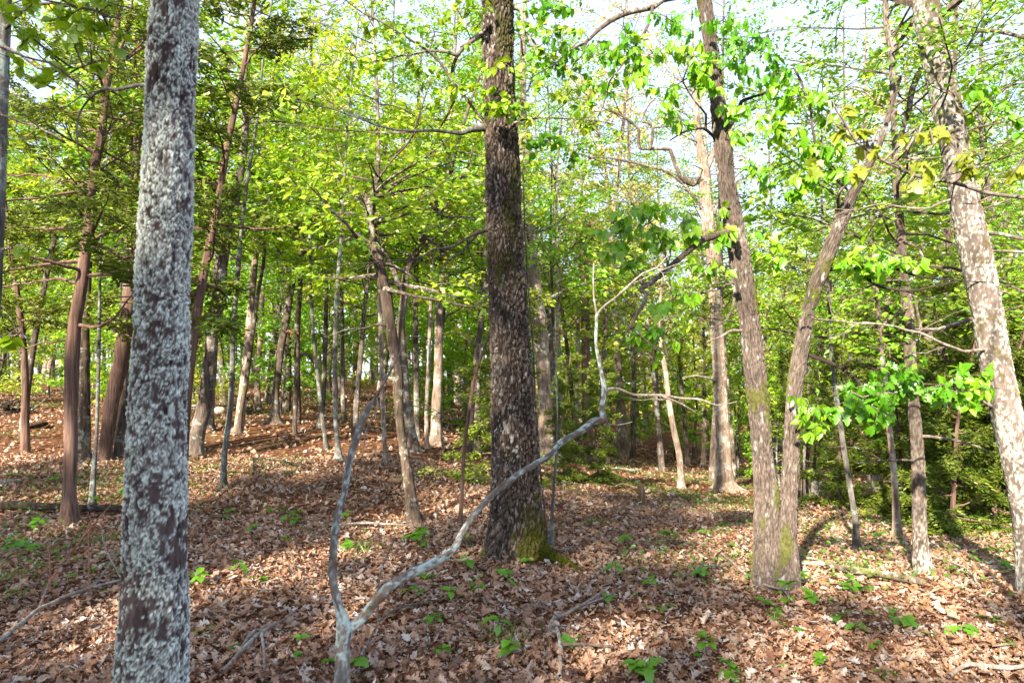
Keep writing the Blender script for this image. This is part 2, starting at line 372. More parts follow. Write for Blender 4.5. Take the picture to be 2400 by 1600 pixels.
def scatter_uniform(n, y0, y1, half=0.80, rng=RNG):
    y = np.sqrt(rng.random(n) * (y1 * y1 - y0 * y0) + y0 * y0); u = (rng.random(n) * 2 - 1) * half
    return np.stack([u * y, y], 1)
def leaf_frames(P2, lift, tilt, rng):
    n = len(P2); e = 0.03
    x, y = P2[:, 0], P2[:, 1]; z = ground(x, y)
    gx = (ground(x + e, y) - z) / e; gy = (ground(x, y + e) - z) / e
    N = np.stack([-gx, -gy, np.ones(n)], 1) + rng.normal(0, 1, (n, 3)) * tilt; N = nrm(N)
    a = rng.random(n) * 2 * math.pi; D = np.stack([np.cos(a), np.sin(a), np.zeros(n)], 1); D = nrm(D - N * (D * N).sum(1, keepdims=True))
    return np.stack([x, y, z + lift], 1), D, N
def make_litter():
    rng = np.random.default_rng(3); g = Geo()
    def tone_at(P, n):
        a = fbm(np.stack([P[:, 0] * 1.3, P[:, 1] * 1.3, P[:, 0] * 0], 1), 4, 23); b = fbm(np.stack([P[:, 0] * .4, P[:, 1] * .4, P[:, 0] * 0], 1), 3, 24)
        return np.clip(rng.random(n) * .86 + .55 * (a - .5) + .45 * (b - .5) + .03, .0, 1)
    def lay(n, y0, y1, half, lo, hi, shapes, tilt, lift):
        P2 = scatter_uniform(n, y0, y1, half, rng)
        P, D, N = leaf_frames(P2, rng.random(n) ** 1.5 * lift + .004, tilt * rng.uniform(.4, 1.3, (n, 1)), rng); L = lo + (hi - lo) * rng.random(n) ** 2.2; P -= D * L[:, None] * .5
        kk = rng.integers(0, len(shapes), n); tn = tone_at(P, n)
        for t in range(len(shapes)):
            m = kk == t; add_leaves(g, P[m], D[m], N[m], L[m], L[m] * rng.uniform(.35, 1.15, m.sum()), shapes[t], 0, tn[m])
    lay(15000, 2.9, 4.4, .84, .016, .085, OAKS, .42, .04)
    lay(42000, 4.3, 7.6, .83, .018, .085, OAKS_LO, .45, .04)
    lay(30000, 7.5, 12, .83, .03, .095, OAKS_LO[:2], .5, .05)
    lay(56000, 11.5, 36, .86, .05, .14, [RHOMB], .55, .06)
    # broken twigs lying in the litter
    P2 = scatter_uniform(1500, 2.9, 11, .82, rng); P, D, N = leaf_frames(P2, rng.random(1500) * .02 + .028, .12, rng); L = rng.uniform(.05, .34, 1500) * rng.random(1500) ** .5
    for i in range(1500):
        a = P[i]; b = P[i] + D[i] * L[i]; m = (a + b) / 2 + rng.normal(0, .06, 3) * L[i] * np.array([1, 1, .3]); r0 = rng.uniform(.0015, .0045)
        tube(g, np.array([a, m, b]), [r0, r0 * .8, r0 * .4], 4, None, 1)
    o = link('leaf_litter', g.mesh('leaf_litter', [M['litter'], M['twig_pale']], smooth=False), FLOOR); o['kind'] = 'stuff'
    # the nearest fallen leaves one by one
    shapes = []
    for i, t in enumerate(OAKS):
        gg = Geo(); gg.add(t[0] * np.array([1, .95, 1]) - np.array([.5, 0, 0]), [t[1]]); shapes.append(gg.mesh('fallen_leaf', [M['litter']], smooth=False))
    P2 = scatter_uniform(300, 2.95, 4.7, .78, rng)
    P, D, N = leaf_frames(P2, rng.random(300) * .02 + .03, .28, rng)
    for i in range(300):
        o = link('fallen_leaf', shapes[i % 6], FLOOR, P[i]); S = np.cross(N[i], D[i]); s = rng.uniform(.045, .105)
        o.rotation_euler = Matrix(np.stack([D[i], S, N[i]], 1).tolist()).to_euler(); o.scale = (s, s * rng.uniform(.8, 1.1), s)
make_litter()

# ------------------------------------------------------------------ displaced trunks
def bark_tube(name, P, R, parent, kind, mat, nside=96, ds=.012, seed=0, ground_z=None, moss_fn=None, flare=None, lich_fn=None):
    Q, Rr, s = smooth_path(P, R, ds); T, U, W = frames(Q); n = len(Q)
    a = np.arange(nside) * 2 * math.pi / nside
    dirs = np.cos(a)[None, :, None] * U[:, None] + np.sin(a)[None, :, None] * W[:, None]
    Rm = np.repeat(Rr[:, None], nside, 1)
    if flare is not None: Rm = Rm * flare(Q, a, dirs)
    base = (Q[:, None] + Rm[:, :, None] * dirs).reshape(-1, 3); dv = dirs.reshape(-1, 3)
    rr = Rr[:, None] * np.ones((1, nside))
    cyl = np.stack([(rr * np.cos(a)).ravel(), (rr * np.sin(a)).ravel(), np.repeat(s, nside)], 1) + seed * 3.1
    z0 = np.zeros(len(base)); tone, lich, moss, disp = z0 + .5, z0.copy(), z0.copy(), z0.copy()
    warp = (fbm(cyl * np.array([14, 14, 7]), 3, seed + 9) - .5)[:, None] * np.array([1, 1, 0.4])
    if kind == 'lichen':
        rid = 1 - np.abs(2 * fbm(cyl * np.array([48, 48, 7]) + warp * 2, 3, seed) - 1)
        f1, f2, cid = worley(cyl * np.array([105, 105, 90]) + warp * 3, seed + 30)
        f1b, f2b, cidb = worley(cyl * np.array([190, 190, 170]) + warp, seed + 60)
        big = fbm(cyl * np.array([9, 9, 4.5]), 4, seed + 3)
        fine = fbm(cyl * np.array([60, 60, 40]), 3, seed + 4)
        cover = sstep(.405, .49, big * .42 + fine * .58)
        edge = sstep(.05, .2, f2 - f1)
        lich = np.clip(cover * (cid < .88) * (0.15 + .85 * edge) * (0.35 + .65 * sstep(.02, .25, f2b - f1b)), 0, 1)
        lich = np.maximum(lich, .6 * sstep(.70, .75, fbm(cyl * np.array([24, 24, 8]), 4, seed + 77)) * (rid > .5))
        tone = .25 + .6 * (rid - .5)
        disp = .012 * (rid - .6) + .008 * lich * (.4 + 1.0 * cid) + .003 * (cidb - .5) * lich
    elif kind == 'oak':
        rid = 1 - np.abs(2 * fbm(cyl * np.array([30, 30, 5]) + warp * 3, 3, seed) - 1)
        f1, f2, cid = worley(cyl * np.array([40, 40, 11]) + warp * 4.5, seed + 30)
        pl = sstep(.04, .34, f2 - f1)
        tone = .10 + .50 * pl * (.35 + .65 * cid) + .30 * (rid - .6)
        fl = fbm(cyl * np.array([75, 75, 32]), 3, seed + 8); bigp = fbm(cyl * np.array([5, 5, 1.6]), 3, seed + 2)
        lich = sstep(.66, .71, fl + .3 * (bigp - .5)) * (cid > .25) * .65
        disp = .024 * (pl * (.5 + .6 * cid) - .5) + .012 * (rid - .6)
    elif kind == 'furrow':
        rid = 1 - np.abs(2 * fbm(cyl * np.array([70, 70, 8]) + warp * 2.4, 3, seed) - 1)
        f1, f2, cid = worley(cyl * np.array([85, 85, 14]) + warp * 2.6, seed + 30)
        pl = sstep(.03, .3, f2 - f1)
        tone = .22 + .40 * pl * (.5 + .5 * cid) + .30 * (rid - .6)
        lich = sstep(.66, .72, fbm(cyl * np.array([28, 28, 14]), 4, seed + 8)) * .7
        disp = .009 * (pl - .5) + .006 * (rid - .6)
    else:   # spotted / dead
        f1, f2, cid = worley(cyl * np.array([80, 80, 62]) + warp * 3, seed + 30)
        big = fbm(cyl * np.array([12, 12, 6]), 3, seed + 3); fine = fbm(cyl * np.array([72, 72, 52]), 4, seed + 4)
        lich = sstep(.485, .585, fine * .72 + big * .32 - .02) * (.6 + .4 * sstep(.03, .2, f2 - f1))
        rid = fbm(cyl * np.array([40, 40, 16]), 3, seed + 6)
        tone = .2 + .6 * rid; disp = .007 * (rid - .5) + .004 * lich
        if kind == 'dead':
            lich = np.maximum(lich, .85 * sstep(.49, .55, big * .4 + fine * .6)); disp = disp * .35; moss = sstep(.58, .66, fbm(cyl * np.array([20, 20, 9]), 4, seed + 40)) * .6; disp = disp + .006 * (fbm(cyl * np.array([3, 3, 14]), 3, seed + 50) - .5)
    if moss_fn is not None:
        mv = moss_fn(base, dv, cyl); moss = np.maximum(moss, mv); disp = disp + .006 * mv; lich = lich * (1 - .85 * mv)
    if lich_fn is not None: lich = np.clip(lich_fn(base, lich), 0, 1)
    sc = np.clip(rr.ravel() / .06, .15, 1)
    V = base + dv * (disp * sc)[:, None]
    g = Geo(); g.add(np.r_[V, Q[-1:] + T[-1:] * Rr[-1]], [tube_faces(n, nside), np.stack([(n-1)*nside + np.arange(nside), (n-1)*nside + (np.arange(nside)+1) % nside, np.full(nside, n*nside)], 1)])
    ex = {k: np.r_[v, v[-1]] for k, v in (('tone', tone), ('lich', lich), ('moss', moss))}
    return link(name, g.mesh(name, [mat], parent.location, True, ex), parent)

# ------------------------------------------------------------------ trees
TREES = {}
class Tree:
    def __init__(s, name, label, cat, pts, lean=0.0, ext=2.5, Y=None, group=None, sink=.15):
        b = ghit(pts[0][0], pts[0][1]) if Y is None else at(pts[0][0], pts[0][1], Y)
        s.Y = b[1]; ys = [p[1] for p in pts]; P, R = [], []
        for i, (px, py, w) in enumerate(pts):
            q = at(px, py, s.Y + lean * (ys[0] - py) / max(1, ys[0] - ys[-1])); P.append(q); R.append(w / 2 / F * depth(q))
        P = np.array(P); R = np.array(R)
        dn = nrm(P[0] - P[1]); z = gz(P[0][0], P[0][1]); 
        t = max(.02, (P[0][2] - z)) + sink
        P = np.r_[[P[0] + dn * t / max(.3, -dn[2])], P]; R = np.r_[R[0] * 1.05, R]
        if ext:
            d = nrm(P[-1] - P[-3]); d = nrm(d + np.array([0, 0, .35])); 
            P = np.r_[P, [P[-1] + d * ext * .5, P[-1] + d * ext + np.array([.1, 0, .1])]]; R = np.r_[R, R[-1] * .75, R[-1] * .3]
        s.P, s.R = P, R; s.limbs = []; s.name = name
        s.base = np.array([b[0], b[1], gz(b[0], b[1])]); s.px = to_px(s.base)[0]
        s.o = thing(name, label, cat, s.base, group); s.G = Geo()
        TREES[label] = s
    def trunk(s, mat, k=10, ds=.06, flare=.62, fh=.13, name='trunk'):
        Q, R, _ = smooth_path(s.P, s.R, ds); h = Q[:, 2] - s.base[2]
        R = R * (1 + flare * np.exp(-np.maximum(h, 0) / fh)); R = R * (1 + .06 * (vnoise(Q * 5 + s.px, 3) - .5) * 2)
        k = max(12, k); s.mat = mat; T, U, W = frames(Q); a = np.arange(k) * 2 * math.pi / k; hh = np.maximum(h, 0)[:, None]; ph = s.px
        ang = 1 + np.exp(-hh / (fh * .9)) * .45 * flare * (np.cos(3 * a + ph) + .8 * np.cos(5 * a + ph * 2))[None]
        V = Q[:, None] + (R[:, None] * ang)[:, :, None] * (np.cos(a)[None, :, None] * U[:, None] + np.sin(a)[None, :, None] * W[:, None])
        V = V.reshape(-1, 3); dv = nrm(V - np.repeat(Q, k, 0)); V = V + dv * (np.repeat(R, k) * .22 * (fbm(V * np.array([11, 11, 5]) + ph, 3, 7) - .5))[:, None]
        g = Geo(); n_ = len(Q); g.add(np.r_[V, Q[-1:] + T[-1:] * R[-1]], [tube_faces(n_, k), np.stack([(n_-1)*k + np.arange(k), (n_-1)*k + (np.arange(k)+1) % k, np.full(k, n_*k)], 1)])
        s.tr = link(name, g.mesh(name, [M[mat]], s.base), s.o); return s
    def limb(s, pts, dy=0.0, mat=None, name='limb', y0=None, k=6, jit=.01, join=True, fine=True):
        Y0 = s.Y if y0 is None else y0; n = len(pts); P, R = [], []
        for i, (px, py, w) in enumerate(pts):
            q = at(px, py, Y0 + dy * i / max(1, n - 1)); P.append(q); R.append(max(.0018, w / 2 / F * depth(q)))
        P = np.array(P); R = np.array(R)
        if join:
            c = np.concatenate([s.P] + [l[0] for l in s.limbs]) if s.limbs else s.P
            Q, _, _ = smooth_path(s.P, s.R, .05)
            c = np.concatenate([Q] + [l[0] for l in s.limbs]); j = np.argmin(np.linalg.norm(c - P[0], axis=1))
            if np.linalg.norm(c[j] - P[0]) > .004: P = np.r_[[c[j]], P]; R = np.r_[R[0] * 1.15, R]
        Q, Rr, _ = smooth_path(P, R, .04, .35)
        Q[1:-1] += (np.stack([vnoise(Q[1:-1] * 7 + 11 * k_, 3 + k_) for k_ in range(3)], 1) - .5) * jit * 2
        g = Geo(); tube(g, Q, Rr, k); r_ = np.random.default_rng(int(abs(pts[0][0] * 7 + pts[-1][1])))
        if fine and len(Q) > 12:
            for _ in range(int(len(Q) / 7)):
                i = int(r_.uniform(.3, .98) * (len(Q) - 2)); d = nrm(nrm(Q[i + 1] - Q[i]) * .7 + r_.normal(0, .6, 3)); L = r_.uniform(.12, .5)
                tw = wander(r_, Q[i], d, L, 4, .25, .03); r0 = min(Rr[i] * .6, .004); tube(g, tw, np.linspace(r0, .0009, 5), 4)
                for j in (1, 2, 3):
                    if r_.random() < .6: tube(g, wander(r_, tw[j], nrm(d + r_.normal(0, .8, 3)), L * r_.uniform(.2, .5), 3, .2), [.0014, .0012, .001, .0007], 3)
        s.limbs.append((Q, Rr)); return link(name, g.mesh(name, [M[mat or s.mat]], s.base), s.o)
    def nodes(s):
        Q, _, _ = smooth_path(s.P, s.R, .15); return np.concatenate([Q] + [l[0] for l in s.limbs])
    def crown(s, leafmat, twigmat='twig', name='crown'):
        if s.G.n: return link(name, s.G.mesh(name, [M[twigmat], M[leafmat]], s.base, False), s.o)

def wander(rng, p, d, L, n, wob, up=0.0):
    pts = [p]; st = L / n
    for _ in range(n):
        d = nrm(d + rng.normal(0, wob, 3) + np.array([0, 0, up])); pts.append(pts[-1] + d * st)
    return np.array(pts)
def twig_leaves(rng, g, P, n, L, tmpl, mat, wl=.5, droop=.25, spread=.9, jitter=.02, tilt=.75):
    """leaves alternating along polyline P"""
    t = rng.uniform(.15, 1.0, n) * (len(P) - 1); i = np.minimum(t.astype(int), len(P) - 2); f = (t - i)[:, None]
    p = P[i] * (1 - f) + P[i + 1] * f + rng.normal(0, jitter, (n, 3)); d = nrm(P[i + 1] - P[i])
    sd = nrm(np.cross(d, np.array([0, 0, 1.0]))) * np.where(rng.random(n) < .5, 1, -1)[:, None]
    D = nrm(d * rng.uniform(.2, 1, (n, 1)) + sd * spread * rng.uniform(.4, 1.2, (n, 1)) + np.array([0, 0, -droop]) + rng.normal(0, .2, (n, 3)))
    N = nrm(np.array([0, -.25, .75]) + rng.normal(0, tilt, (n, 3)))
    l = L * rng.uniform(.4, 1.35, n); add_leaves(g, p, D, N, l, l * wl, tmpl, mat, rng.random(n))
def grow(rng, g, TP, TR, t0, t1, nb, blen, up=.25, leaf=.09, per=9, tmpl=RHOMB, twigs=True, sub=.22, droop=.25, wob=.16, wl=.5, jitter=.03, taper=.6, tilt=.75, aim=None):
    n = len(TP)
    for b in range(nb):
        t = (t0 + (t1 - t0) * (b + rng.random()) / nb); x = t * (n - 1); i = min(int(x), n - 2)
        p = TP[i] * (1 - (x - i)) + TP[i + 1] * (x - i); r = TR[i]
        az = b * 2.399 + rng.normal(0, .5)
        if aim is not None and rng.random() < .6: az = aim + rng.normal(0, .8)
        el = up + rng.normal(0, .2)
        d = np.array([math.cos(az) * math.cos(el), math.sin(az) * math.cos(el), math.sin(el)])
        L = blen * (1 - taper * (t - t0) / max(1e-6, t1 - t0)) * rng.uniform(.65, 1.2)
        B = wander(rng, p, d, L, 6, wob, .02); r0 = min(r * .4, .012 + .010 * L)
        tube(g, B, np.linspace(r0, .003, 7), 4)
        ns = max(3, int(L / sub))
        for k in range(ns):
            s = .22 + .78 * (k + rng.random()) / ns; y = min(s, .999) * 6; j = int(y)
            q = B[j] * (1 - (y - j)) + B[j + 1] * (y - j); bd = nrm(B[j + 1] - B[j])
            side = nrm(np.cross(bd, [0, 0, 1.0])) * (1 if k % 2 else -1)
            td = nrm(bd * .6 + side * .8 + np.array([0, 0, rng.normal(.0, .22)]))
            Tl = max(.18, L * .42 * (1.05 - s)) * rng.uniform(.7, 1.25)
            Tp = wander(rng, q, td, Tl, 3, .2, -.03)
            if twigs: tube(g, Tp, [.004, .003, .0025, .0015], 3)
            twig_leaves(rng, g, Tp, max(3, int(per * (.5 + Tl))), leaf, tmpl, 1, wl, droop, .9, jitter, tilt)

GR_BG = 'trees deeper in the wood'
rng = np.random.default_rng(21)

# --- the lichen covered trunk, left front
A = Tree('lichen_covered_tree', 'nearest tree, thick straight trunk crusted with pale blue-grey lichen', 'tree',
         [(352, 1640, 172), (354, 1600, 165), (360, 1490, 156), (363, 1335, 142), (366, 1129, 133), (369, 960, 124), (377, 840, 122), (380, 702, 116), (388, 537, 116), (398, 275, 102), (404, 117, 108), (410, 0, 100), (416, -120, 94)], Y=2.6, ext=4)
bz = A.P.copy()
A.base = np.array([A.P[0][0], A.P[0][1], gz(A.P[0][0], A.P[0][1])]); 
dn = nrm(A.P[1] - A.P[3]); tt = (A.P[1][2] - A.base[2] + .15) / -dn[2]
A.P[0] = A.P[1] + dn * tt; A.R *= .93; A.R[0] = A.R[1] * 1.12
A.base = np.array([A.P[0][0], A.P[0][1], gz(A.P[0][0], A.P[0][1])]); A.o.location = A.base; A.mat = 'bark_sapling'
A.tr = bark_tube('trunk', A.P, A.R, A.o, 'lichen', M['bark_lichen'], 150, .0075, 1)
A.limb([(352, 201, 9), (310, 203, 8), (275, 208, 8), (251, 205, 7), (227, 213, 7), (207, 226, 6), (189, 251, 5), (177, 286, 4), (176, 320, 4), (186, 372, 3), (207, 399, 3), (227, 413, 2)], .25, 'twig_pale')
A.limb([(207, 226, 5), (189, 203, 5), (155, 179, 5), (131, 152, 6), (86, 138, 5), (0, 110, 4), (-60, 95, 3)], -.2, 'twig_pale', y0=2.68)

# --- the big oak in the middle
def oak_flare(Q, a, dirs):
    h = np.maximum(0, Q[:, 2] - OAKZ)[:, None]
    dx, dy = dirs[:, :, 0], dirs[:, :, 1]; ang = np.arctan2(dy, dx)
    lob = 0
    for c, amp, wd in ((-.42, 1.5, .38), (-1.75, .55, .35), (-2.75, .75, .45), (.8, .5, .5), (2.1, .5, .5)):
        da = np.angle(np.exp(1j * (ang - c))); lob = lob + amp * np.exp(-(da / wd) ** 2)
    return 1 + .20 * np.exp(-h / .22) + lob * (.36 * np.exp(-h / .10) + .09 * np.exp(-h / .4))
def oak_moss(V, dv, cyl):
    h = V[:, 2] - OAKZ; side = dv[:, 0] * .85 - dv[:, 1] * .4
    n = fbm(cyl * np.array([16, 16, 9]), 4, 88)
    m = .85 * sstep(.52, .88, n * .95 + sstep(-.1, .75, side) * .62 - h * .95)
    m = np.maximum(m, .8 * sstep(.52, .66, n + .22 - h * 3.2))
    up = sstep(.58, .74, fbm(cyl * np.array([9, 9, 3]), 4, 90) + .10 * sstep(2.6, 3.8, h) - .13 * (h < 2.4) + .1 * side)
    return np.clip(np.maximum(m, up * .55), 0, 1)
B = Tree('oak_tree', 'big dark oak in the centre with furrowed bark and green moss on its flared base', 'tree',
         [(1206, 1300, 116), (1208, 1253, 116), (1211, 1215, 114), (1208, 1163, 110), (1207, 1060, 105), (1202, 960, 97), (1197, 823, 91), (1189, 668, 86), (1182, 537, 80), (1176, 327, 75), (1173, 275, 73), (1167, 138, 71), (1166, 0, 69), (1163, -150, 66)], ext=5)
OAKZ = B.base[2]; B.mat = 'twig'
B.tr = bark_tube('trunk', B.P, B.R, B.o, 'oak', M['bark_oak'], 190, .011, 4, moss_fn=oak_moss, flare=oak_flare)
rt = [ghit(1262, 1322) + [0, .1, .09], ghit(1290, 1318) + [0, 0, .045], ghit(1325, 1328) + [0, 0, .03], ghit(1362, 1338) - [0, 0, .01]]
bark_tube('root', rt, [.085, .06, .045, .018], B.o, 'oak', M['bark_oak'], 40, .01, 8, moss_fn=lambda V, d, c: np.clip(.5 + fbm(c * 20, 3, 5), 0, 1))
B.limb([(1150, 296, 20), (1118, 302, 16), (1100, 305, 15), (1082, 312, 11), (1041, 308, 8), (1013, 305, 7), (972, 308, 6), (931, 306, 5), (883, 293, 5), (841, 275, 4), (800, 262, 4), (740, 248, 3), (690, 236, 2.5)], -.5, 'bark_sapling')
B.limb([(1013, 305, 6), (930, 311, 5), (860, 310, 4), (800, 306, 4), (730, 298, 3), (650, 290, 2), (585, 290, 2)], .4, 'twig')
B.limb([(1139, 290, 9), (1117, 262, 7), (1086, 224, 7), (1055, 182, 6), (1027, 145, 6), (1003, 119, 6), (955, 90, 5), (903, 59, 4), (850, 30, 4), (800, -5, 3), (770, -40, 3)], -.6, 'twig')
B.limb([(1131, 78, 13), (1106, 94, 13), (1086, 110, 12), (1072, 131, 10), (1051, 124, 7), (1003, 119, 6), (970, 128, 4), (900, 140, 3), (830, 150, 2)], -.3, 'bark_twin' if False else 'twig_pale')
B.limb([(1072, 131, 9), (1060, 165, 8), (1058, 205, 7), (1066, 235, 6), (1050, 270, 5), (1030, 300, 4)], .15, 'twig')
B.limb([(1145, 539, 12), (1110, 551, 9), (1062, 578, 7), (1020, 585, 6), (986, 602, 5), (914, 613, 4), (860, 618, 3), (800, 621, 3), (760, 640, 2)], -.7, 'twig')
B.limb([(1120, 550, 7), (1100, 570, 6), (1080, 590, 5), (1050, 610, 4), (1028, 640, 3), (1025, 665, 2)], -.3, 'twig')
B.limb([(1165, 295, 9), (1180, 297, 7), (1198, 290, 6), (1225, 281, 5), (1260, 277, 4), (1310, 278, 3), (1400, 283, 3), (1440, 292, 2)], -.35, 'twig')
B.limb([(1205, 20, 10), (1218, 22, 7), (1228, 60, 7), (1240, 90, 6), (1256, 122, 4)], -.1, 'twig_pale')
B.limb([(1236, 80, 6), (1290, 140, 4), (1330, 170, 4), (1360, 210, 3), (1390, 240, 2)], -.2, 'twig')

# --- twin-stemmed tree right of centre
D = Tree('twin_stemmed_tree', 'grey-brown tree with two stems joined at the base, right of the big oak', 'tree',
         [(1802, 1378, 84), (1801, 1340, 72), (1797, 1267, 58), (1797, 1163, 54), (1787, 1067, 44), (1778, 943, 45), (1766, 840, 46), (1755, 737, 43), (1738, 633, 45), (1722, 537, 43), (1701, 413, 37), (1692, 310, 40), (1680, 224, 30), (1666, 103, 31), (1651, 0, 31), (1640, -120, 29)], ext=4)
D.mat = 'bark_twin'
def twin_moss(V, dv, cyl): return .75 * sstep(.60, .70, fbm(cyl * np.array([9, 9, 4]), 4, 61) + .12 * np.exp(-(V[:, 2] - D.base[2]) / .2))
D.tr = bark_tube('stem', D.P, D.R, D.o, 'furrow', M['bark_twin'], 96, .011, 6, moss_fn=twin_moss)
pts2 = [(1832, 1386, 84), (1838, 1340, 70), (1842, 1267, 46), (1848, 1163, 36), (1855, 1067, 33), (1857, 978, 31), (1868, 874, 33), (1886, 771, 30), (1903, 702, 29), (1926, 633, 31), (1968, 530, 29), (1986, 482, 27), (2012, 430, 22), (2030, 400, 17), (2060, 340, 14), (2085, 260, 11), (2110, 180, 8)]
P2_ = [at(px, py, D.Y - .03) for px, py, w in pts2]; R2_ = [w / 2 / F * depth(q) for (px, py, w), q in zip(pts2, P2_)]
P2_ = [P2_[0] - np.array([0, 0, .18])] + P2_; R2_ = [R2_[0]] + R2_
bark_tube('stem', P2_, R2_, D.o, 'furrow', M['bark_twin'], 80, .012, 7, moss_fn=twin_moss)
Q_, Rq_, _ = smooth_path(P2_, R2_, .05); D.limbs.append((Q_, Rq_))
D.limb([(1715, 541, 24), (1703, 544, 18), (1680, 548, 17), (1652, 561, 16), (1600, 599, 15), (1551, 644, 14), (1523, 664, 12), (1500, 680, 12)], -.45, 'twig')
D.limb([(1502, 680, 9), (1513, 688, 9), (1513, 702, 9), (1496, 733, 8), (1478, 768, 7), (1465, 785, 4)], -.1, 'twig', y0=D.Y - .45)
D.limb([(1478, 768, 6), (1460, 742, 5), (1437, 727, 5), (1425, 745, 4), (1411, 772, 3)], .1, 'twig', y0=D.Y - .5)
D.limb([(1478, 768, 5), (1523, 802, 4), (1554, 823, 3), (1575, 850, 2)], .2, 'twig', y0=D.Y - .5)
D.limb([(1706, 305, 12), (1714, 289, 12), (1731, 265, 10), (1738, 241, 9), (1765, 227, 7), (1813, 213, 5), (1850, 190, 3)], .3)
D.limb([(1685, 331, 8), (1669, 317, 7), (1652, 303, 6), (1600, 313, 4), (1570, 330, 3)], -.2)
D.limb([(1655, 303, 6), (1655, 270, 5), (1630, 240, 4), (1600, 190, 3)], -.2, 'twig')
D.limb([(1725, 662, 7), (1683, 678, 6), (1634, 688, 5), (1600, 702, 3), (1575, 720, 2)], -.3, 'twig')
D.limb([(1723, 686, 6), (1717, 723, 6), (1700, 754, 5), (1662, 771, 4), (1640, 780, 2)], -.3, 'twig')
D.limb([(1735, 773, 9), (1715, 774, 8), (1690, 790, 5), (1660, 800, 3)], -.2, 'twig_pale')
D.limb([(1642, -40, 18), (1600, -10, 17), (1551, 0, 16), (1530, 17, 14), (1471, 31, 13), (1430, 48, 11), (1406, 69, 10), (1378, 93, 7), (1334, 120, 5), (1300, 150, 3), (1240, 185, 2)], -.4, 'bark_twin' if False else 'twig')
D.limb([(1530, 17, 8), (1525, 45, 7), (1505, 84, 7), (1492, 103, 5), (1487, 140, 4), (1480, 172, 3)], -.1, 'twig', y0=D.Y - .2)
D.limb([(1378, 93, 6), (1362, 130, 5), (1345, 150, 4), (1335, 175, 2)], -.1, 'twig', y0=D.Y - .35)
D.limb([(1492, 103, 4), (1470, 135, 4), (1430, 190, 4), (1415, 250, 3), (1400, 275, 2)], .15, 'twig', y0=D.Y - .25)
D.limb([(1941, 633, 12), (1968, 626, 9), (2006, 632, 8), (2048, 632, 8), (2099, 632, 7), (2137, 645, 6), (2165, 652, 5), (2261, 659, 3), (2330, 662, 2)], -.4)
D.limb([(2010, 633, 8), (2030, 654, 8), (2058, 671, 7), (2116, 680, 6), (2185, 675, 5), (2237, 661, 3)], -.5)
D.limb([(1884, 828, 10), (1917, 840, 9), (1975, 861, 8), (1996, 881, 7), (2020, 902, 6), (2050, 925, 3)], -.35)
D.limb([(1975, 861, 6), (1990, 845, 5), (2010, 842, 5), (2034, 860, 3), (2060, 866, 2)], -.15, y0=D.Y - .2)
D.limb([(1872, 771, 5), (1850, 740, 3), (1835, 720, 2)], -.2)
for pp in ([(1993, 450, 6), (1968, 430, 7), (1950, 405, 7), (1928, 380, 7), (1915, 350, 7), (1905, 300, 6), (1898, 250, 5), (1870, 180, 4), (1860, 160, 3)],
           [(1968, 520, 6), (1965, 485, 8), (1962, 470, 7), (1970, 450, 7), (1990, 430, 4)]):
    D.limb(pp, -.3, 'twig')

# --- leaning sunlit tree at the right edge
E = Tree('leaning_spotted_tree', 'leaning tree at the right edge with reddish bark spotted pale with lichen', 'tree',
         [(2425, 1400, 70), (2413, 1267, 60), (2400, 1163, 61), (2381, 1067, 63), (2353, 943, 64), (2331, 840, 64), (2315, 737, 63), (2294, 633, 65), (2274, 537, 64), (2250, 413, 55), (2230, 310, 58), (2210, 207, 61), (2186, 103, 59), (2168, 0, 54), (2150, -120, 50)], ext=4)
E.mat = 'bark_grey'
def edge_moss(V, dv, cyl):
    py = np.array([0.0]); h = V[:, 2] - E.base[2]; n = fbm(cyl * np.array([13, 13, 9]), 4, 33)
    return .6 * sstep(.59, .70, n + .10 * np.exp(-((h - 2.0) / .3) ** 2) + .06 * dv[:, 0] - .02 + .05 * (h > 3.4))
E.tr = bark_tube('trunk', E.P, E.R, E.o, 'spot', M['bark_spot'], 110, .011, 12, moss_fn=edge_moss)
E.limb([(2337, 814, 10), (2300, 818, 8), (2254, 823, 7), (2220, 809, 7), (2151, 778, 6), (2099, 764, 5), (2065, 761, 5), (1962, 754, 4), (1903, 743, 2)], -.4, 'twig_pale')
E.limb([(2205, 114, 17), (2222, 100, 15), (2244, 86, 13), (2275, 76, 11), (2358, 76, 9), (2400, 88, 7), (2450, 100, 6)], -.2)
E.limb([(2244, 86, 10), (2262, 50, 9), (2280, 10, 8), (2290, -40, 7)], .2)
E.limb([(2334, 955, 8), (2300, 940, 6), (2244, 930, 6), (2180, 918, 6), (2140, 915, 5), (2103, 919, 4), (2060, 925, 3), (2020, 930, 2)], -.6, 'twig_pale')
E.limb([(2254, 313, 6), (2300, 297, 4), (2370, 285, 3), (2410, 270, 3)], -.3, 'twig')
E.limb([(2258, 276, 6), (2310, 235, 4), (2350, 205, 4), (2410, 195, 3)], .2, 'twig')
E.limb([(2245, 462, 7), (2200, 478, 6), (2180, 488, 6), (2150, 490, 4), (2080, 478, 3), (1990, 492, 2), (1900, 488, 2)], .2, 'twig_pale')
E.limb([(2300, 545, 9), (2350, 548, 9), (2400, 560, 8), (2440, 575, 7)], -.2)
E.limb([(2318, 590, 7), (2360, 588, 7), (2420, 590, 6)], -.3)
E.limb([(2340, 716, 6), (2338, 697, 6), (2350, 684, 6), (2366, 690, 4)], .05)

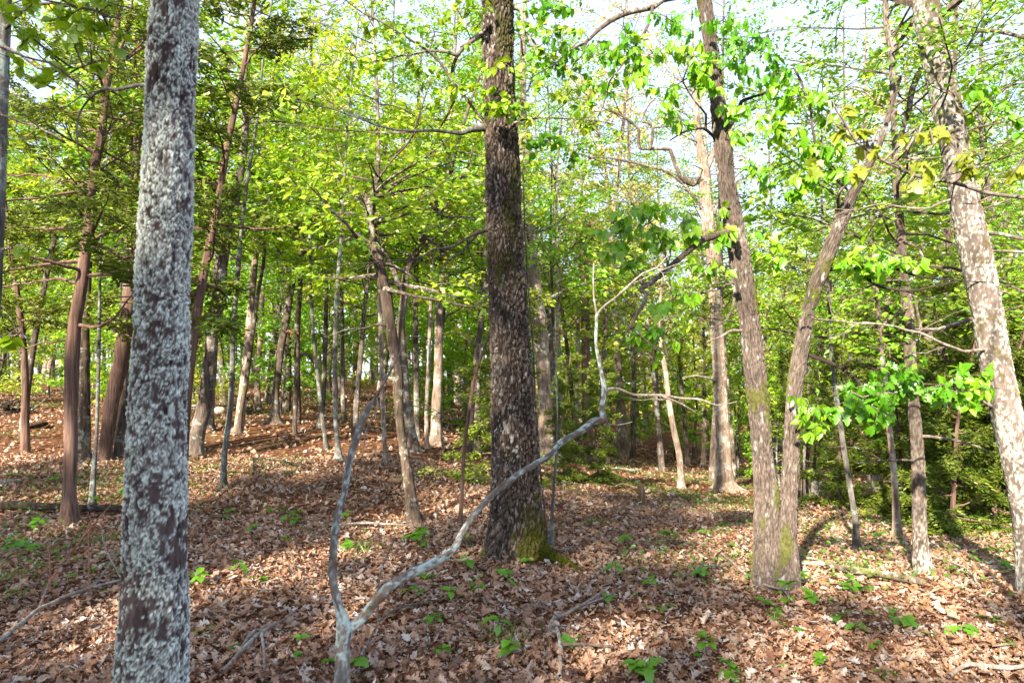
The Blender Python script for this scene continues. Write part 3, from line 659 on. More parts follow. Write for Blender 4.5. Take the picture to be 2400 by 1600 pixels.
# --- dead lichen-grey forked sapling in front
FK = Tree('dead_forked_sapling', 'dead lichen-grey sapling forking low into two bare limbs in front of the oak', 'sapling',
          [(800, 1660, 40), (802, 1597, 36), (803, 1520, 34), (806, 1470, 36), (797, 1430, 22), (789, 1404, 19), (781, 1360, 19), (780, 1318, 19), (783, 1265, 17), (789, 1215, 16), (807, 1153, 15), (824, 1060, 15), (831, 1040, 18), (852, 978, 16), (866, 950, 17), (872, 943, 11)], Y=3.05, ext=0)
FK.base = np.array([FK.P[1][0], FK.P[1][1], gz(FK.P[1][0], FK.P[1][1])]); FK.P[0] = FK.P[1] + np.array([0, 0, FK.base[2] - FK.P[1][2] - .15]); FK.R[0] = FK.R[1] * 1.2
FK.o.location = FK.base; FK.mat = 'twig_pale'
FK.tr = bark_tube('stem', FK.P, FK.R, FK.o, 'dead', M['bark_lichen_grey'], 40, .008, 15)
rl = [(806, 1470, 30), (822, 1468, 25), (841, 1455, 23), (870, 1420, 23), (903, 1382, 24), (945, 1353, 20), (1007, 1322, 20), (1041, 1304, 18), (1065, 1284, 17), (1079, 1256, 15), (1103, 1215, 15), (1130, 1184, 14), (1172, 1143, 15), (1230, 1101, 14), (1296, 1060, 14), (1310, 1040, 13), (1358, 1012, 15), (1392, 988, 18), (1414, 984, 18), (1411, 960, 11), (1416, 912, 12), (1410, 874, 9), (1397, 805, 7), (1399, 737, 7)]
Pl = [at(px, py, 3.05 + .35 * i / len(rl)) for i, (px, py, w) in enumerate(rl)]; Rl = [w / 2 / F * depth(q) for (px, py, w), q in zip(rl, Pl)]
bark_tube('limb', Pl, Rl, FK.o, 'dead', M['bark_lichen_grey'], 32, .008, 17); Qf, Rf, _ = smooth_path(Pl, Rl, .03); FK.limbs.append((Qf, Rf))
yb = 3.38
FK.limb([(1399, 737, 5), (1392, 702, 4), (1391, 660, 3), (1392, 616, 2.5)], .1, y0=yb, k=5, jit=.003)
FK.limb([(1399, 737, 5), (1415, 718, 5), (1437, 702, 5), (1471, 671, 5), (1506, 640, 4), (1540, 626, 4), (1560, 605, 3), (1568, 588, 2)], .1, y0=yb, k=5, jit=.003)
FK.limb([(1416, 915, 10), (1430, 910, 8), (1447, 910, 7), (1482, 924, 6), (1557, 926, 6), (1600, 933, 5), (1638, 935, 5), (1679, 950, 4), (1727, 941, 2)], .2, y0=yb - .03, k=5, jit=.004)
FK.limb([(1551, 927, 5), (1600, 947, 4), (1635, 970, 2)], .1, y0=yb + .05, k=5, jit=.003)
FK.limb([(1418, 990, 5), (1450, 996, 4), (1482, 988, 2)], .05, y0=yb - .06, k=5, jit=.003)
FK.limb([(1055, 1305, 7), (1069, 1313, 5), (1089, 1311, 5), (1106, 1301, 3)], -.1, y0=3.2, k=5, jit=.003)
FK.limb([(872, 945, 9), (883, 926, 7), (920, 860, 6), (945, 816, 5), (960, 785, 3)], -.1, y0=3.05, k=5, jit=.003)
FK.limb([(955, 790, 3), (975, 788, 3), (1013, 795, 2)], -.1, y0=2.97, k=4, jit=.003)
FK.limb([(883, 926, 4), (884, 950, 4), (879, 974, 4), (858, 1002, 3.5), (855, 1030, 3), (852, 1060, 2)], -.05, y0=3.04, k=4, jit=.003)

# --- table of trees read off the photograph: name, label, points (x, y, width), bark, lean, ext, sides
TB = [
 ('cedar_tree', 'reddish cedar with stringy bark and bare side branches, left of the lichen-crusted trunk', [(162, 1232, 36), (163, 1163, 30), (165, 1067, 28), (168, 874, 31), (174, 771, 28), (189, 680, 28), (195, 633, 26), (208, 530, 23), (212, 482, 18), (219, 413, 18), (232, 344, 19), (243, 275, 18), (248, 207, 17), (263, 138, 15), (275, 60, 13), (282, -30, 11)], 'bark_cedar', 0, 2.5, 20),
 ('mossy_tree', 'moss-flecked brown trunk standing just behind the reddish cedar', [(197, 1086, 34), (197, 1060, 28), (198, 943, 25), (199, 771, 20), (205, 633, 19), (212, 500, 14), (214, 380, 11), (216, 230, 10)], 'bark_moss', 0, 2, 14),
 ('leaning_tree', 'rough brown trunk leaning right, behind the thin pale sapling left of the lichen trunk', [(244, 1083, 30), (246, 1067, 25), (262, 943, 32), (284, 840, 32), (297, 754, 31), (308, 660, 22), (314, 560, 20), (320, 400, 16)], 'bark_cedar', 0, 3, 14),
 ('grey_tree', 'short-looking grey trunk hard against the left edge of the lichen-crusted trunk', [(283, 1076, 30), (284, 1000, 26), (288, 900, 24), (296, 760, 22), (302, 600, 20), (310, 420, 16)], 'bark_grey', 0, 3, 12),
 ('pale_sapling', 'thin blue-grey sapling between the reddish cedar and the leaning brown trunk', [(214, 1188, 13), (219, 1110, 11), (226, 1020, 8), (229, 940, 8), (232, 800, 8), (233, 720, 6), (236, 600, 5)], 'bark_sapling', 0, 1.5, 8),
 ('furrowed_tree', 'grey furrowed trunk leaning right, next right of the lichen-crusted trunk', [(456, 1071, 37), (457, 1060, 33), (464, 1012, 32), (481, 943, 36), (492, 840, 27), (499, 771, 24), (512, 702, 30), (521, 633, 22), (529, 564, 25), (550, 482, 20), (574, 320, 17), (578, 200, 13)], 'bark_grey', 0, 3, 16),
 ('grey_tree', 'dim grey trunk directly behind the furrowed trunk right of the lichen tree', [(488, 1010, 24), (492, 943, 20), (500, 840, 18), (506, 700, 16), (512, 560, 14), (520, 420, 10)], 'bark_grey', 0, 3, 10),
 ('spotted_sapling', 'thin lichen-spotted stem right of the furrowed trunk', [(522, 1142, 13), (526, 1067, 13), (541, 943, 13), (547, 771, 11), (558, 633, 11), (566, 540, 9), (580, 420, 8), (600, 300, 6)], 'bark_sapling', 0, 2.5, 10),
 ('thin_dark_tree', 'thin dark crooked tree standing before the brush pile', [(560, 1020, 12), (563, 980, 11), (580, 874, 11), (593, 771, 11), (604, 690, 9), (617, 620, 8), (622, 480, 6)], 'bark_dark', 0, 2.5, 8),
 ('pale_tree', 'pale pinkish trunk rising just behind the brush pile', [(606, 970, 18), (603, 900, 13), (610, 800, 12), (615, 700, 10), (618, 560, 9)], 'bark_pale', 0, 4, 8),
 ('curved_dark_tree', 'dark curved trunk with dead leaves halfway up, left of the broken snag', [(643, 993, 26), (645, 970, 20), (646, 920, 17), (652, 874, 16), (657, 823, 17), (667, 771, 17), (678, 702, 16), (690, 633, 14), (693, 564, 13), (690, 450, 10)], 'bark_dark', 0, 3, 12),
 ('thin_grey_tree', 'first thin grey stem right of the broken snag, bending left', [(766, 1052, 10), (758, 1000, 9), (744, 874, 9), (733, 770, 8), (729, 700, 7), (726, 560, 6)], 'bark_sapling', 0, 3, 8),
 ('dark_tree', 'straight dark trunk behind the thin bending stem, left of the dead forked sapling', [(750, 1003, 17), (757, 940, 11), (762, 800, 11), (765, 700, 10), (764, 560, 8)], 'bark_dark', 0, 4, 10),
 ('grey_green_tree', 'straight grey-green thin trunk just left of the dead forked sapling', [(794, 1080, 13), (788, 1000, 11), (785, 880, 12), (787, 760, 11), (789, 690, 10), (800, 560, 8), (806, 450, 7)], 'bark_sapling', 0, 3, 9),
 ('grey_tree', 'slim dim trunk behind the grey-green thin trunk, beside the dead sapling', [(806, 985, 11), (803, 900, 11), (803, 800, 10), (800, 650, 8)], 'bark_grey', 0, 4, 8),
 ('forked_tree', 'shaggy brown trunk left of the oak, forked above its bend', [(972, 1228, 33), (966, 1190, 28), (963, 1163, 27), (955, 1110, 23), (948, 1067, 20), (936, 978, 20), (932, 874, 26), (916, 771, 26), (904, 685, 27), (887, 610, 25), (874, 530, 22), (869, 482, 25), (882, 440, 16), (885, 380, 11)], 'bark_moss', 0, 0, 18),
 ('thin_straight_tree', 'slender tall stem rising straight above the forked shaggy trunk', [(905, 1090, 11), (897, 960, 10), (893, 800, 11), (890, 640, 11), (887, 458, 10), (886, 330, 9), (884, 220, 8), (878, 120, 7), (872, 20, 5)], 'bark_pale', 0, 3, 9),
 ('forked_tree', 'dark forked trunk behind the shaggy one, its right fork leaning toward the oak', [(968, 1058, 30), (966, 1040, 26), (955, 960, 22), (948, 880, 20), (941, 800, 19), (940, 760, 18), (948, 690, 18), (955, 630, 17), (985, 575, 18), (1004, 530, 18), (1022, 484, 17), (1050, 436, 14), (1062, 380, 9)], 'bark_dark', 0, 2, 14),
 ('spotted_tree', 'straight lichen-spotted trunk right behind the dark forked one', [(975, 1030, 15), (977, 960, 14), (975, 860, 13), (974, 760, 12), (975, 640, 12), (978, 520, 11), (978, 420, 9)], 'bark_grey', 0, 3.5, 10),
 ('pale_tree', 'pale thick trunk between the forked trees and the oak, shaded at its foot', [(1023, 1042, 27), (1022, 978, 23), (1027, 874, 20), (1029, 737, 19), (1036, 640, 17), (1040, 560, 17), (1048, 430, 14)], 'bark_pale', 0, 4, 12),
 ('thin_pale_tree', 'thin pale trunk just left of the pale thick one left of the oak', [(1000, 1050, 10), (1000, 950, 9), (1005, 850, 9), (1008, 740, 8), (1012, 640, 7)], 'bark_pale', 0, 4, 8),
 ('pale_tree', 'pale trunk half hidden by cedar sprigs, hard against the left side of the oak', [(1117, 1055, 20), (1117, 980, 14), (1119, 880, 14), (1122, 820, 14), (1128, 700, 11)], 'bark_pale', 0, 4, 10),
 ('tan_tree', 'tall tan trunk half hidden behind the right side of the oak', [(1280, 1082, 42), (1281, 1046, 36), (1279, 943, 33), (1271, 840, 33), (1262, 737, 35), (1247, 633, 31), (1239, 537, 28), (1231, 379, 26), (1226, 310, 21), (1225, 220, 17), (1226, 100, 14), (1229, 0, 11)], 'bark_pale', 0, 3, 16),
 ('thin_grey_sapling', 'very thin grey stem rising beside the mossy right side of the oak', [(1292, 1277, 8), (1294, 1200, 7), (1297, 1150, 6), (1304, 1070, 6), (1306, 990, 5), (1303, 850, 4)], 'bark_sapling', 0, 1, 6),
 ('thin_pale_tree', 'narrow pale stem to the right of the tall tan trunk behind the oak', [(1318, 1072, 8), (1316, 1000, 7), (1314, 900, 7), (1311, 780, 6), (1308, 640, 5)], 'bark_pale', 0, 4, 6),
 ('thin_dark_tree', 'narrow dark stem beside the tall tan trunk behind the oak', [(1309, 1075, 10), (1306, 990, 9), (1302, 867, 8), (1296, 740, 7)], 'bark_dark', 0, 4, 6),
 ('pale_tree', 'slim pale trunk left of the dark trunk with a bent bare stub', [(1351, 1068, 11), (1352, 960, 10), (1354, 860, 9), (1355, 770, 9), (1358, 660, 7)], 'bark_pale', 0, 4, 8),
 ('thin_cedar', 'thin reddish leaning cedar stem with sparse needles just left of the oak', [(1079, 1232, 9), (1083, 1150, 8), (1087, 1067, 8), (1100, 960, 8), (1120, 857, 7), (1144, 792, 5)], 'bark_cedar', 0, 1.0, 8),
 ('stub_tree', 'dark trunk with a bent bare stub at mid height, right of the oak', [(1378, 1078, 28), (1377, 990, 24), (1374, 874, 22), (1372, 771, 20), (1370, 633, 20), (1366, 564, 17), (1377, 530, 13)], 'bark_cedar', 0, 0, 12),
 ('slender_tree', 'slender crooked pale trunk standing past the stump', [(1597, 1143, 15), (1592, 1067, 14), (1578, 1000, 13), (1568, 943, 12), (1560, 870, 11), (1550, 820, 8), (1545, 750, 6), (1552, 660, 5)], 'bark_pale', 0, 1.5, 10),
 ('tan_tree', 'thick pale-footed trunk standing behind the twin-stemmed tree', [(1699, 1150, 52), (1698, 1125, 44), (1695, 1067, 36), (1691, 978, 33), (1686, 874, 31), (1682, 805, 30), (1675, 710, 28), (1673, 626, 28), (1660, 537, 28), (1652, 448, 28), (1650, 395, 24), (1638, 327, 17), (1632, 250, 12)], 'bark_pale', 0, 2, 16),
 ('dark_tree', 'dark trunk in the shade just right of the twin-stemmed tree', [(1887, 1165, 20), (1886, 1120, 15), (1890, 1060, 14), (1900, 1000, 13), (1912, 900, 11)], 'bark_dark', 0, 4, 10),
 ('thin_grey_tree', 'thin grey stem leaning left, between the twin-stemmed tree and the leaning right-edge tree', [(2009, 1296, 15), (2006, 1232, 13), (1993, 1146, 13), (1979, 1060, 12), (1962, 943, 11), (1950, 857, 9), (1945, 740, 7)], 'bark_sapling', 0, 2.5, 10),
 ('pale_tree', 'pale spotted slim trunk just left of the dark trunk with whitish foot', [(2103, 1258, 18), (2099, 1181, 15), (2094, 1094, 13), (2084, 1000, 13), (2078, 920, 12), (2064, 800, 10), (2055, 690, 9), (2048, 600, 8)], 'bark_pale', 0, 3, 10),
 ('whitish_foot_tree', 'dark trunk with whitish lichen foot, left of the leaning right-edge tree', [(2166, 1345, 44), (2161, 1310, 38), (2157, 1267, 32), (2154, 1163, 29), (2151, 1067, 27), (2141, 943, 24), (2133, 840, 25), (2128, 737, 25), (2116, 640, 19), (2110, 530, 18), (2103, 448, 16), (2098, 350, 13), (2094, 250, 13), (2089, 127, 14), (2078, 60, 12), (2074, -20, 11)], 'bark_moss', 0, 2, 20),
 ('pale_tree', 'pale trunk leaning away behind the leaning right-edge tree', [(2440, 1180, 34), (2420, 1000, 30), (2398, 874, 27), (2374, 792, 25), (2350, 690, 22), (2340, 600, 18)], 'bark_pale', 0, 3, 10),
]
for row in TB:
    name, label, pts, bark, lean, ext, sides = row
    t = Tree(name, label, 'sapling' if 'sapling' in name else 'tree', pts, lean, ext)
    if name == 'whitish_foot_tree':
        t.mat = 'bark_moss'; zb = t.base[2]
        t.tr = bark_tube('trunk', t.P, t.R, t.o, 'spot', M['bark_foot'], 56, .02, 44, lich_fn=lambda V, l: l * (.12 + .95 * np.exp(-np.maximum(V[:, 2] - zb, 0) / .45) + .35 * (vnoise(V * 2.2, 9) > .62)))
    else: t.trunk(bark, sides)
def T_(frag):
    return next(t for l, t in TREES.items() if frag in l)
H, P_, Q2, V_, G_, F_ = T_('reddish cedar with'), T_('shaggy brown trunk'), T_('dark forked trunk'), T_('bent bare stub at mid'), T_('thick pale-footed trunk'), T_('whitish lichen foot')
for pp, dy in (([(195, 640, 10), (172, 628, 9), (140, 618, 8), (100, 606, 7), (60, 600, 5), (20, 595, 4)], -.6), ([(192, 660, 8), (150, 655, 7), (80, 660, 5), (0, 672, 4)], .5),
               ([(215, 572, 9), (240, 580, 8), (265, 592, 7), (290, 602, 6), (310, 604, 5)], -.3), ([(215, 568, 8), (235, 552, 7), (265, 545, 5), (310, 528, 3)], -.4),
               ([(180, 760, 9), (205, 766, 8), (232, 768, 8), (250, 758, 6), (275, 735, 5), (310, 690, 3)], -.5), ([(172, 800, 5), (150, 795, 5), (110, 800, 4), (60, 815, 3)], .3),
               ([(262, 150, 8), (290, 140, 8), (320, 120, 7), (350, 100, 6)], .4), ([(265, 155, 7), (285, 110, 7), (297, 70, 6), (308, 20, 5), (312, -20, 4)], -.3),
               ([(210, 430, 8), (190, 432, 7), (150, 425, 6), (100, 412, 5), (0, 410, 4)], .4), ([(205, 445, 7), (140, 455, 6), (60, 470, 5), (0, 470, 4)], -.5),
               ([(240, 320, 6), (262, 295, 6), (290, 270, 5), (340, 252, 4)], .3), ([(235, 310, 6), (210, 305, 5), (185, 320, 4)], .3), ([(225, 420, 5), (250, 390, 4), (300, 355, 4), (340, 330, 3)], .4)):
    H.limb(pp, dy, 'bark_cedar', jit=.02)
P_.limb([(890, 685, 12), (905, 678, 12), (918, 682, 9), (972, 695, 7), (1041, 706, 6), (1086, 716, 5), (1139, 720, 3)], -.3, 'twig')
P_.limb([(860, 486, 14), (858, 465, 12), (855, 452, 10), (868, 440, 8), (882, 430, 6)], .1, 'twig')
P_.limb([(868, 470, 10), (880, 460, 10), (910, 455, 8), (944, 455, 6), (946, 470, 4)], -.2, 'twig')
P_.limb([(912, 765, 6), (890, 760, 5), (850, 768, 4), (800, 775, 3), (760, 790, 2)], -.4, 'twig')
P_.limb([(880, 440, 7), (900, 400, 6), (960, 330, 5), (990, 250, 4), (1010, 180, 3)], -.4, 'twig')
P_.limb([(875, 480, 7), (920, 440, 6), (960, 415, 5), (1010, 395, 4), (1060, 380, 3)], -.5, 'twig')
P_.limb([(868, 500, 7), (840, 470, 6), (820, 430, 5), (805, 390, 4), (790, 340, 3)], -.4, 'twig')
P_.limb([(872, 530, 6), (900, 510, 5), (960, 480, 4), (1020, 440, 3), (1070, 400, 2)], -.6, 'twig')
Q2.limb([(946, 690, 12), (925, 640, 12), (905, 600, 13), (890, 560, 12), (880, 520, 9)], .2)
Q2.limb([(1040, 455, 11), (1055, 440, 9), (1062, 420, 5)], .1)
Q2.limb([(1010, 520, 7), (1040, 490, 6), (1075, 430, 5), (1100, 380, 4), (1110, 340, 3)], -.2, 'twig')
V_.limb([(1372, 548, 12), (1360, 537, 11), (1330, 535, 9), (1300, 537, 8), (1290, 541, 5)], -.1, 'bark_cedar')
V_.limb([(1377, 535, 10), (1384, 525, 9), (1386, 510, 5)], .1, 'bark_cedar')
V_.limb([(1255, 520, 5), (1268, 532, 7), (1290, 543, 6), (1310, 540, 4)], 0, 'twig', join=False) if False else None
G_.limb([(1652, 415, 16), (1625, 432, 13), (1608, 425, 13), (1595, 413, 10), (1580, 380, 9), (1571, 351, 8), (1540, 349, 7), (1500, 347, 7), (1496, 330, 7), (1496, 303, 6), (1480, 288, 7), (1468, 279, 7), (1451, 268, 5), (1430, 258, 3)], -.6, 'bark_dark', k=7)
G_.limb([(1523, 349, 8), (1528, 325, 8), (1530, 300, 7), (1520, 288, 6), (1506, 286, 5), (1515, 255, 4), (1535, 230, 3)], -.1, 'twig', y0=G_.Y - .4)
G_.limb([(1530, 300, 5), (1550, 298, 5), (1600, 292, 3), (1650, 290, 2)], .2, 'twig', y0=G_.Y - .4)
G_.limb([(1652, 400, 14), (1665, 375, 13), (1676, 350, 12), (1683, 320, 10), (1700, 270, 7)], .3)
G_.limb([(1690, 560, 8), (1640, 480, 7), (1600, 430, 7), (1560, 400, 6), (1500, 385, 6), (1440, 372, 5), (1395, 368, 4), (1381, 372, 5), (1380, 360, 3)], -.8, 'twig')
G_.limb([(1690, 900, 7), (1660, 885, 6), (1630, 880, 5), (1600, 885, 3)], -.6, 'twig_pale')
G_.limb([(1668, 700, 6), (1675, 670, 7), (1700, 660, 5), (1725, 650, 3)], -.5, 'twig')
F_.limb([(2090, 130, 11), (2102, 105, 11), (2118, 85, 10), (2140, 50, 8), (2160, 0, 6)], .3)
F_.limb([(2140, 690, 7), (2160, 770, 6), (2220, 766, 6), (2260, 757, 4), (2300, 755, 3)], .3, 'twig')
F_.limb([(2098, 340, 10), (2110, 320, 11), (2128, 260, 12), (2138, 210, 14), (2155, 170, 12), (2175, 150, 9)], .4)
F_.limb([(2112, 560, 6), (2150, 580, 6), (2160, 600, 5), (2155, 640, 3)], -.2, 'twig')
F_.limb([(2148, 1020, 8), (2180, 1022, 7), (2230, 1028, 6), (2270, 1038, 5), (2310, 1055, 3)], -.3, 'twig_pale')
F_.limb([(2146, 1075, 7), (2100, 1078, 5), (2050, 1080, 4), (2010, 1085, 3)], -.3, 'twig')

# ------------------------------------------------------------------ foliage on the traced trees
CEDARS = ('reddish cedar with', 'thin pale sapling left of the lichen')
for label, t in list(TREES.items()):
    if t in (A, FK, B, D, E): continue
    r_ = np.random.default_rng(abs(int(t.px * 13)) + 1)
    n = len(t.P); zt = t.P[:, 2] - t.base[2]; fr = np.arange(n) / (n - 1)
    far = t.Y > 11; left = t.px < 1150
    lo = float(np.interp(2.6 if not far else 3.6, zt, fr)); hi = .98
    if t is H:
        grow(r_, t.G, t.P, t.R, lo, hi, 34, 1.4, .12, .055, 95, NEEDLE, True, .11, .15, .14, .24, .03, .3, .8); t.crown('cedar', 'bark_cedar'); continue
    if t.name == 'thin_cedar':
        grow(r_, t.G, t.P, t.R, .25, .98, 15, .6, .1, .05, 34, NEEDLE, True, .13, .15, .14, .24, .03, .3, .8); t.crown('cedar', 'bark_cedar'); continue
    if 'sapling' in t.name:
        grow(r_, t.G, t.P, t.R, lo, hi, 12, .9, .3, .075, 9, OVATE); t.crown('leaf_deep'); continue
    if t is F_:
        grow(r_, t.G, t.P, t.R, .42, .99, 38, 1.9, .2, .055, 34, RHOMB, True, .17, .2, .16, .5, .06, .2); t.crown('leaf_deep'); continue
    if t is G_ or t is V_:
        grow(r_, t.G, t.P, t.R, .5, .99, 16, 1.8, .2, .08, 9, RHOMB, True, .22); t.crown('leaf_yellow'); continue
    k = .75 if not left else 1.0
    grow(r_, t.G, t.P, t.R, lo, hi, int(22 * k) if far else int(20 * k), 2.3 if far else 1.6, .2, .125 if far else .10, 20, RHOMB, True, .2, .2, .16, .52, .05, .4)
    t.crown(['leaf', 'leaf_yellow', 'leaf', 'leaf_bright'][int(t.px) % 4])

for t, a0, a1, nb, bl, mt in ((B, .80, .99, 14, 1.9, 'leaf'), (D, .86, .99, 9, 1.5, 'leaf_bright'), (E, .78, .99, 12, 1.6, 'leaf')):
    grow(np.random.default_rng(int(t.px)), t.G, t.P, t.R, a0, a1, nb, bl, .3, .075, 16, RHOMB, True, .2, .3, .16, .5, .05, .2)
# near leaves, each an object of its own
def leaf_set(kind, mat, n=4):
    ms = []
    for i in range(n):
        V, Q = kind(i + 50); g = Geo(); g.add(V, [Q]); ms.append(g.mesh('leaf', [M[mat]]))
    return ms
def put_leaf(t, me, p, d, nn, s, w=1.0, name='leaf'):
    o = link(name, me, t.o, Vector(p) - t.o.location); d = nrm(d); S = nrm(np.cross(nn, d)); nn = np.cross(d, S)
    o.rotation_euler = Matrix(np.stack([d, S, nn], 1).tolist()).to_euler(); o.scale = (s, s * w, s); return o
def clumps(t, rows, shapes, size, seed, droop=.8, maxobj=300, tmpl=None, w=1.0, tilt=.5, yoff=-.25, twigmat='twig', dens=1.0):
    """twigs with hanging leaves around points (x, y, radius px, leaves, dY); returns object count"""
    r_ = np.random.default_rng(seed); nd = t.nodes(); c = 0
    for px, py, rad, n, dY in rows:
        g = Geo(); todo = []
        C = at(px, py, t.Y + yoff + dY); Rr = rad * 1.5 / F * t.Y
        j = np.argmin(np.linalg.norm(nd - C, axis=1)); s0 = nd[j]
        m = (s0 + C) / 2 + r_.normal(0, .05, 3) + np.array([0, 0, .04]); tw = np.array([s0, m, C])
        Q, R, _ = smooth_path(tw, [.006, .004, .0025], .06); tube(g, Q, R, 4)
        k = max(1, int(n * dens) // 7)
        for a in range(k):
            s = C if a else C
            d = nrm(r_.normal(0, 1, 3) * np.array([1, .7, .45])); sp = wander(r_, C if a < 1 else Q[-1 - a % 3], d, Rr * r_.uniform(.4, 1.1), 3, .2, -.06)
            tube(g, sp, [.0028, .0022, .0018, .0012], 3)
            for q in range(7):
                tt = r_.uniform(.15, 1) * 3; i = min(int(tt), 2); p = sp[i] * (1 - tt + i) + sp[i + 1] * (tt - i)
                D_ = nrm(r_.normal(0, .6, 3) + np.array([0, -.1, -droop])); N_v = nrm(r_.normal(0, tilt, 3) + np.array([-.1, -.5, .75]))
                sz = size * r_.uniform(.55, 1.2)
                if c < maxobj: todo.append((shapes[r_.integers(len(shapes))], p, D_, N_v, sz, w)); c += 1
                else: add_leaves(t.G, p[None], D_[None], N_v[None], [sz], [sz * w], tmpl or OVATE, 1)
        tw_o = link('twig', g.mesh('twig', [M[twigmat]], t.base), t.o)
        for a_ in todo: put_leaf(t, *a_).parent = tw_o
    return c

SET_B = leaf_set(ovate_green, 'leaf_bright'); SET_OAK = leaf_set(oak_green, 'leaf_bright'); SET_Y = leaf_set(oak_green, 'leaf')
clumps(B, [(1290, 170, 70, 42, 0), (1350, 100, 70, 42, 0), (1330, 20, 70, 42, 0), (1430, 180, 60, 35, 0), (1280, 330, 60, 35, 0), (1340, 380, 60, 28, .2), (1010, 60, 70, 42, 0), (1070, 20, 60, 35, 0), (700, 230, 80, 35, 0), (780, 130, 80, 42, 0), (1260, 120, 60, 28, 0), (1300, 60, 60, 28, -.1), (1085, 200, 50, 28, 0), (1160, 155, 40, 21, -.2), (1170, 205, 38, 21, -.25), (1165, 250, 38, 28, -.25), (1225, 250, 40, 21, -.1), (1330, 225, 45, 21, 0), (1380, 265, 45, 21, 0), (1040, 215, 45, 21, 0), (960, 170, 60, 28, 0), (920, 110, 60, 28, -.2), (850, 80, 60, 28, -.2), (1250, 200, 40, 14, 0), (860, 560, 60, 14, 0), (1420, 300, 40, 14, 0)], SET_B, .075, 31, .45, 300, w=1.0, dens=1.5)
clumps(D, [(1720, 130, 50, 28, 0), (1770, 90, 50, 28, 0), (1820, 150, 50, 28, 0), (1700, 40, 50, 28, 0), (1590, 60, 50, 28, 0), (1450, 90, 45, 21, 0), (1400, 130, 45, 21, -.1), (1580, 260, 45, 21, 0), (1870, 230, 50, 28, 0), (1900, 330, 45, 28, 0), (1940, 270, 45, 21, 0), (1620, 500, 45, 28, 0), (1590, 690, 50, 28, -.2), (1790, 430, 40, 21, .1), (1820, 600, 45, 21, 0), (1530, 125, 50, 28, -.1), (1645, 150, 42, 28, -.1), (1600, 130, 38, 21, 0), (1670, 200, 38, 28, -.1), (1560, 205, 40, 21, 0), (1500, 190, 42, 21, 0), (1500, 490, 45, 35, -.3), (1450, 520, 40, 28, -.3), (1540, 540, 42, 28, -.3), (1750, 250, 45, 28, 0), (1800, 265, 42, 28, 0), (1835, 300, 38, 21, 0), (1530, 770, 40, 28, -.1), (1570, 790, 40, 21, 0), (1890, 420, 42, 28, 0), (1850, 440, 38, 21, 0), (1700, 560, 50, 21, .1), (1460, 600, 50, 21, -.2), (1650, 620, 50, 21, 0), (1960, 345, 40, 21, 0), (1740, 320, 30, 14, 0), (1830, 215, 40, 21, 0), (2080, 600, 60, 35, 0), (2030, 610, 40, 21, 0), (1990, 590, 40, 21, 0), (2150, 610, 40, 21, 0), (1900, 960, 50, 28, -.2), (1930, 990, 40, 21, -.2)], SET_OAK, .09, 32, 1.0, 300, w=.75, dens=1.8)
D.crown('leaf_bright'); B.crown('leaf')
clumps(E, [(2130, 880, 55, 35, -.3), (2080, 900, 45, 28, -.3), (2190, 900, 50, 28, -.3), (2240, 905, 45, 28, -.3), (2040, 940, 42, 28, -.3), (1995, 960, 42, 21, -.3), (2060, 960, 42, 28, -.3), (2280, 930, 45, 28, -.2), (2300, 880, 45, 21, -.1), (2330, 235, 45, 21, 0), (2370, 300, 45, 14, 0), (2310, 200, 40, 14, 0)], SET_OAK, .092, 33, .9, 300, w=.75, dens=1.7)
E.crown('leaf_bright')

clumps(T_('dark curved trunk'), [(690, 560, 22, 21, .2), (668, 770, 16, 14, .2), (700, 775, 14, 14, .2)], leaf_set(oak_green, 'dead_leaf'), .11, 61, 1.2, 300)
# young maple whose branch reaches in from the right, and a beech sapling whose leaves hang in the top left corner
MP = Tree('young_maple', 'slim maple branch of yellow-green lobed leaves reaching in from the right edge', 'sapling', [(2640, 1500, 40), (2620, 1000, 34), (2590, 600, 28), (2570, 450, 22), (2560, 300, 14)], Y=2.9, ext=.8); MP.trunk('bark_grey', 10)
MP.limb([(2575, 480, 15), (2480, 470, 11), (2400, 461, 9), (2289, 444, 9), (2203, 420, 8), (2137, 410, 7), (2082, 382, 6), (2041, 355, 5), (2003, 331, 5), (1982, 296, 3)], -.3, 'twig_pale')
MP.limb([(2203, 420, 4), (2215, 400, 4), (2235, 375, 3), (2240, 330, 2)], 0, 'twig_pale', y0=2.72)
MP.limb([(2137, 410, 4), (2110, 390, 3), (2115, 370, 2)], 0, 'twig_pale', y0=2.7)
MP.limb([(2300, 445, 4), (2340, 418, 3), (2400, 420, 2)], -.1, 'twig_pale', y0=2.75)
clumps(MP, [(2270, 350, 40, 21, 0), (2235, 385, 28, 14, 0), (2290, 390, 28, 14, 0), (2120, 440, 25, 7, 0), (1985, 255, 32, 7, 0), (2060, 345, 36, 14, 0), (2130, 370, 36, 14, 0), (2005, 310, 25, 7, 0), (2180, 300, 28, 7, 0), (1920, 375, 20, 7, 0), (2180, 410, 24, 7, 0), (2370, 410, 24, 7, 0), (2030, 380, 30, 7, 0), (2100, 330, 36, 14, 0), (1960, 310, 25, 7, 0)], leaf_set(maple_green, 'leaf_maple'), .06, 35, .9, 300, w=1.0, yoff=-.25, tilt=.6, twigmat='twig_pale', dens=.7)
BE = Tree('broadleaf_sapling', 'slim grey trunk cut by the left edge, broad leaves hanging from its top', 'sapling', [(-70, 1330, 46), (-40, 1000, 42), (-14, 600, 36), (-2, 300, 32), (4, 150, 30), (10, 30, 28), (14, -60, 24)], Y=4.6, ext=1.5); BE.trunk('bark_sapling', 14)
BE.limb([(8, 60, 9), (60, 15, 8), (120, 10, 7), (200, 20, 6), (280, 45, 4)], -1.4, 'twig')
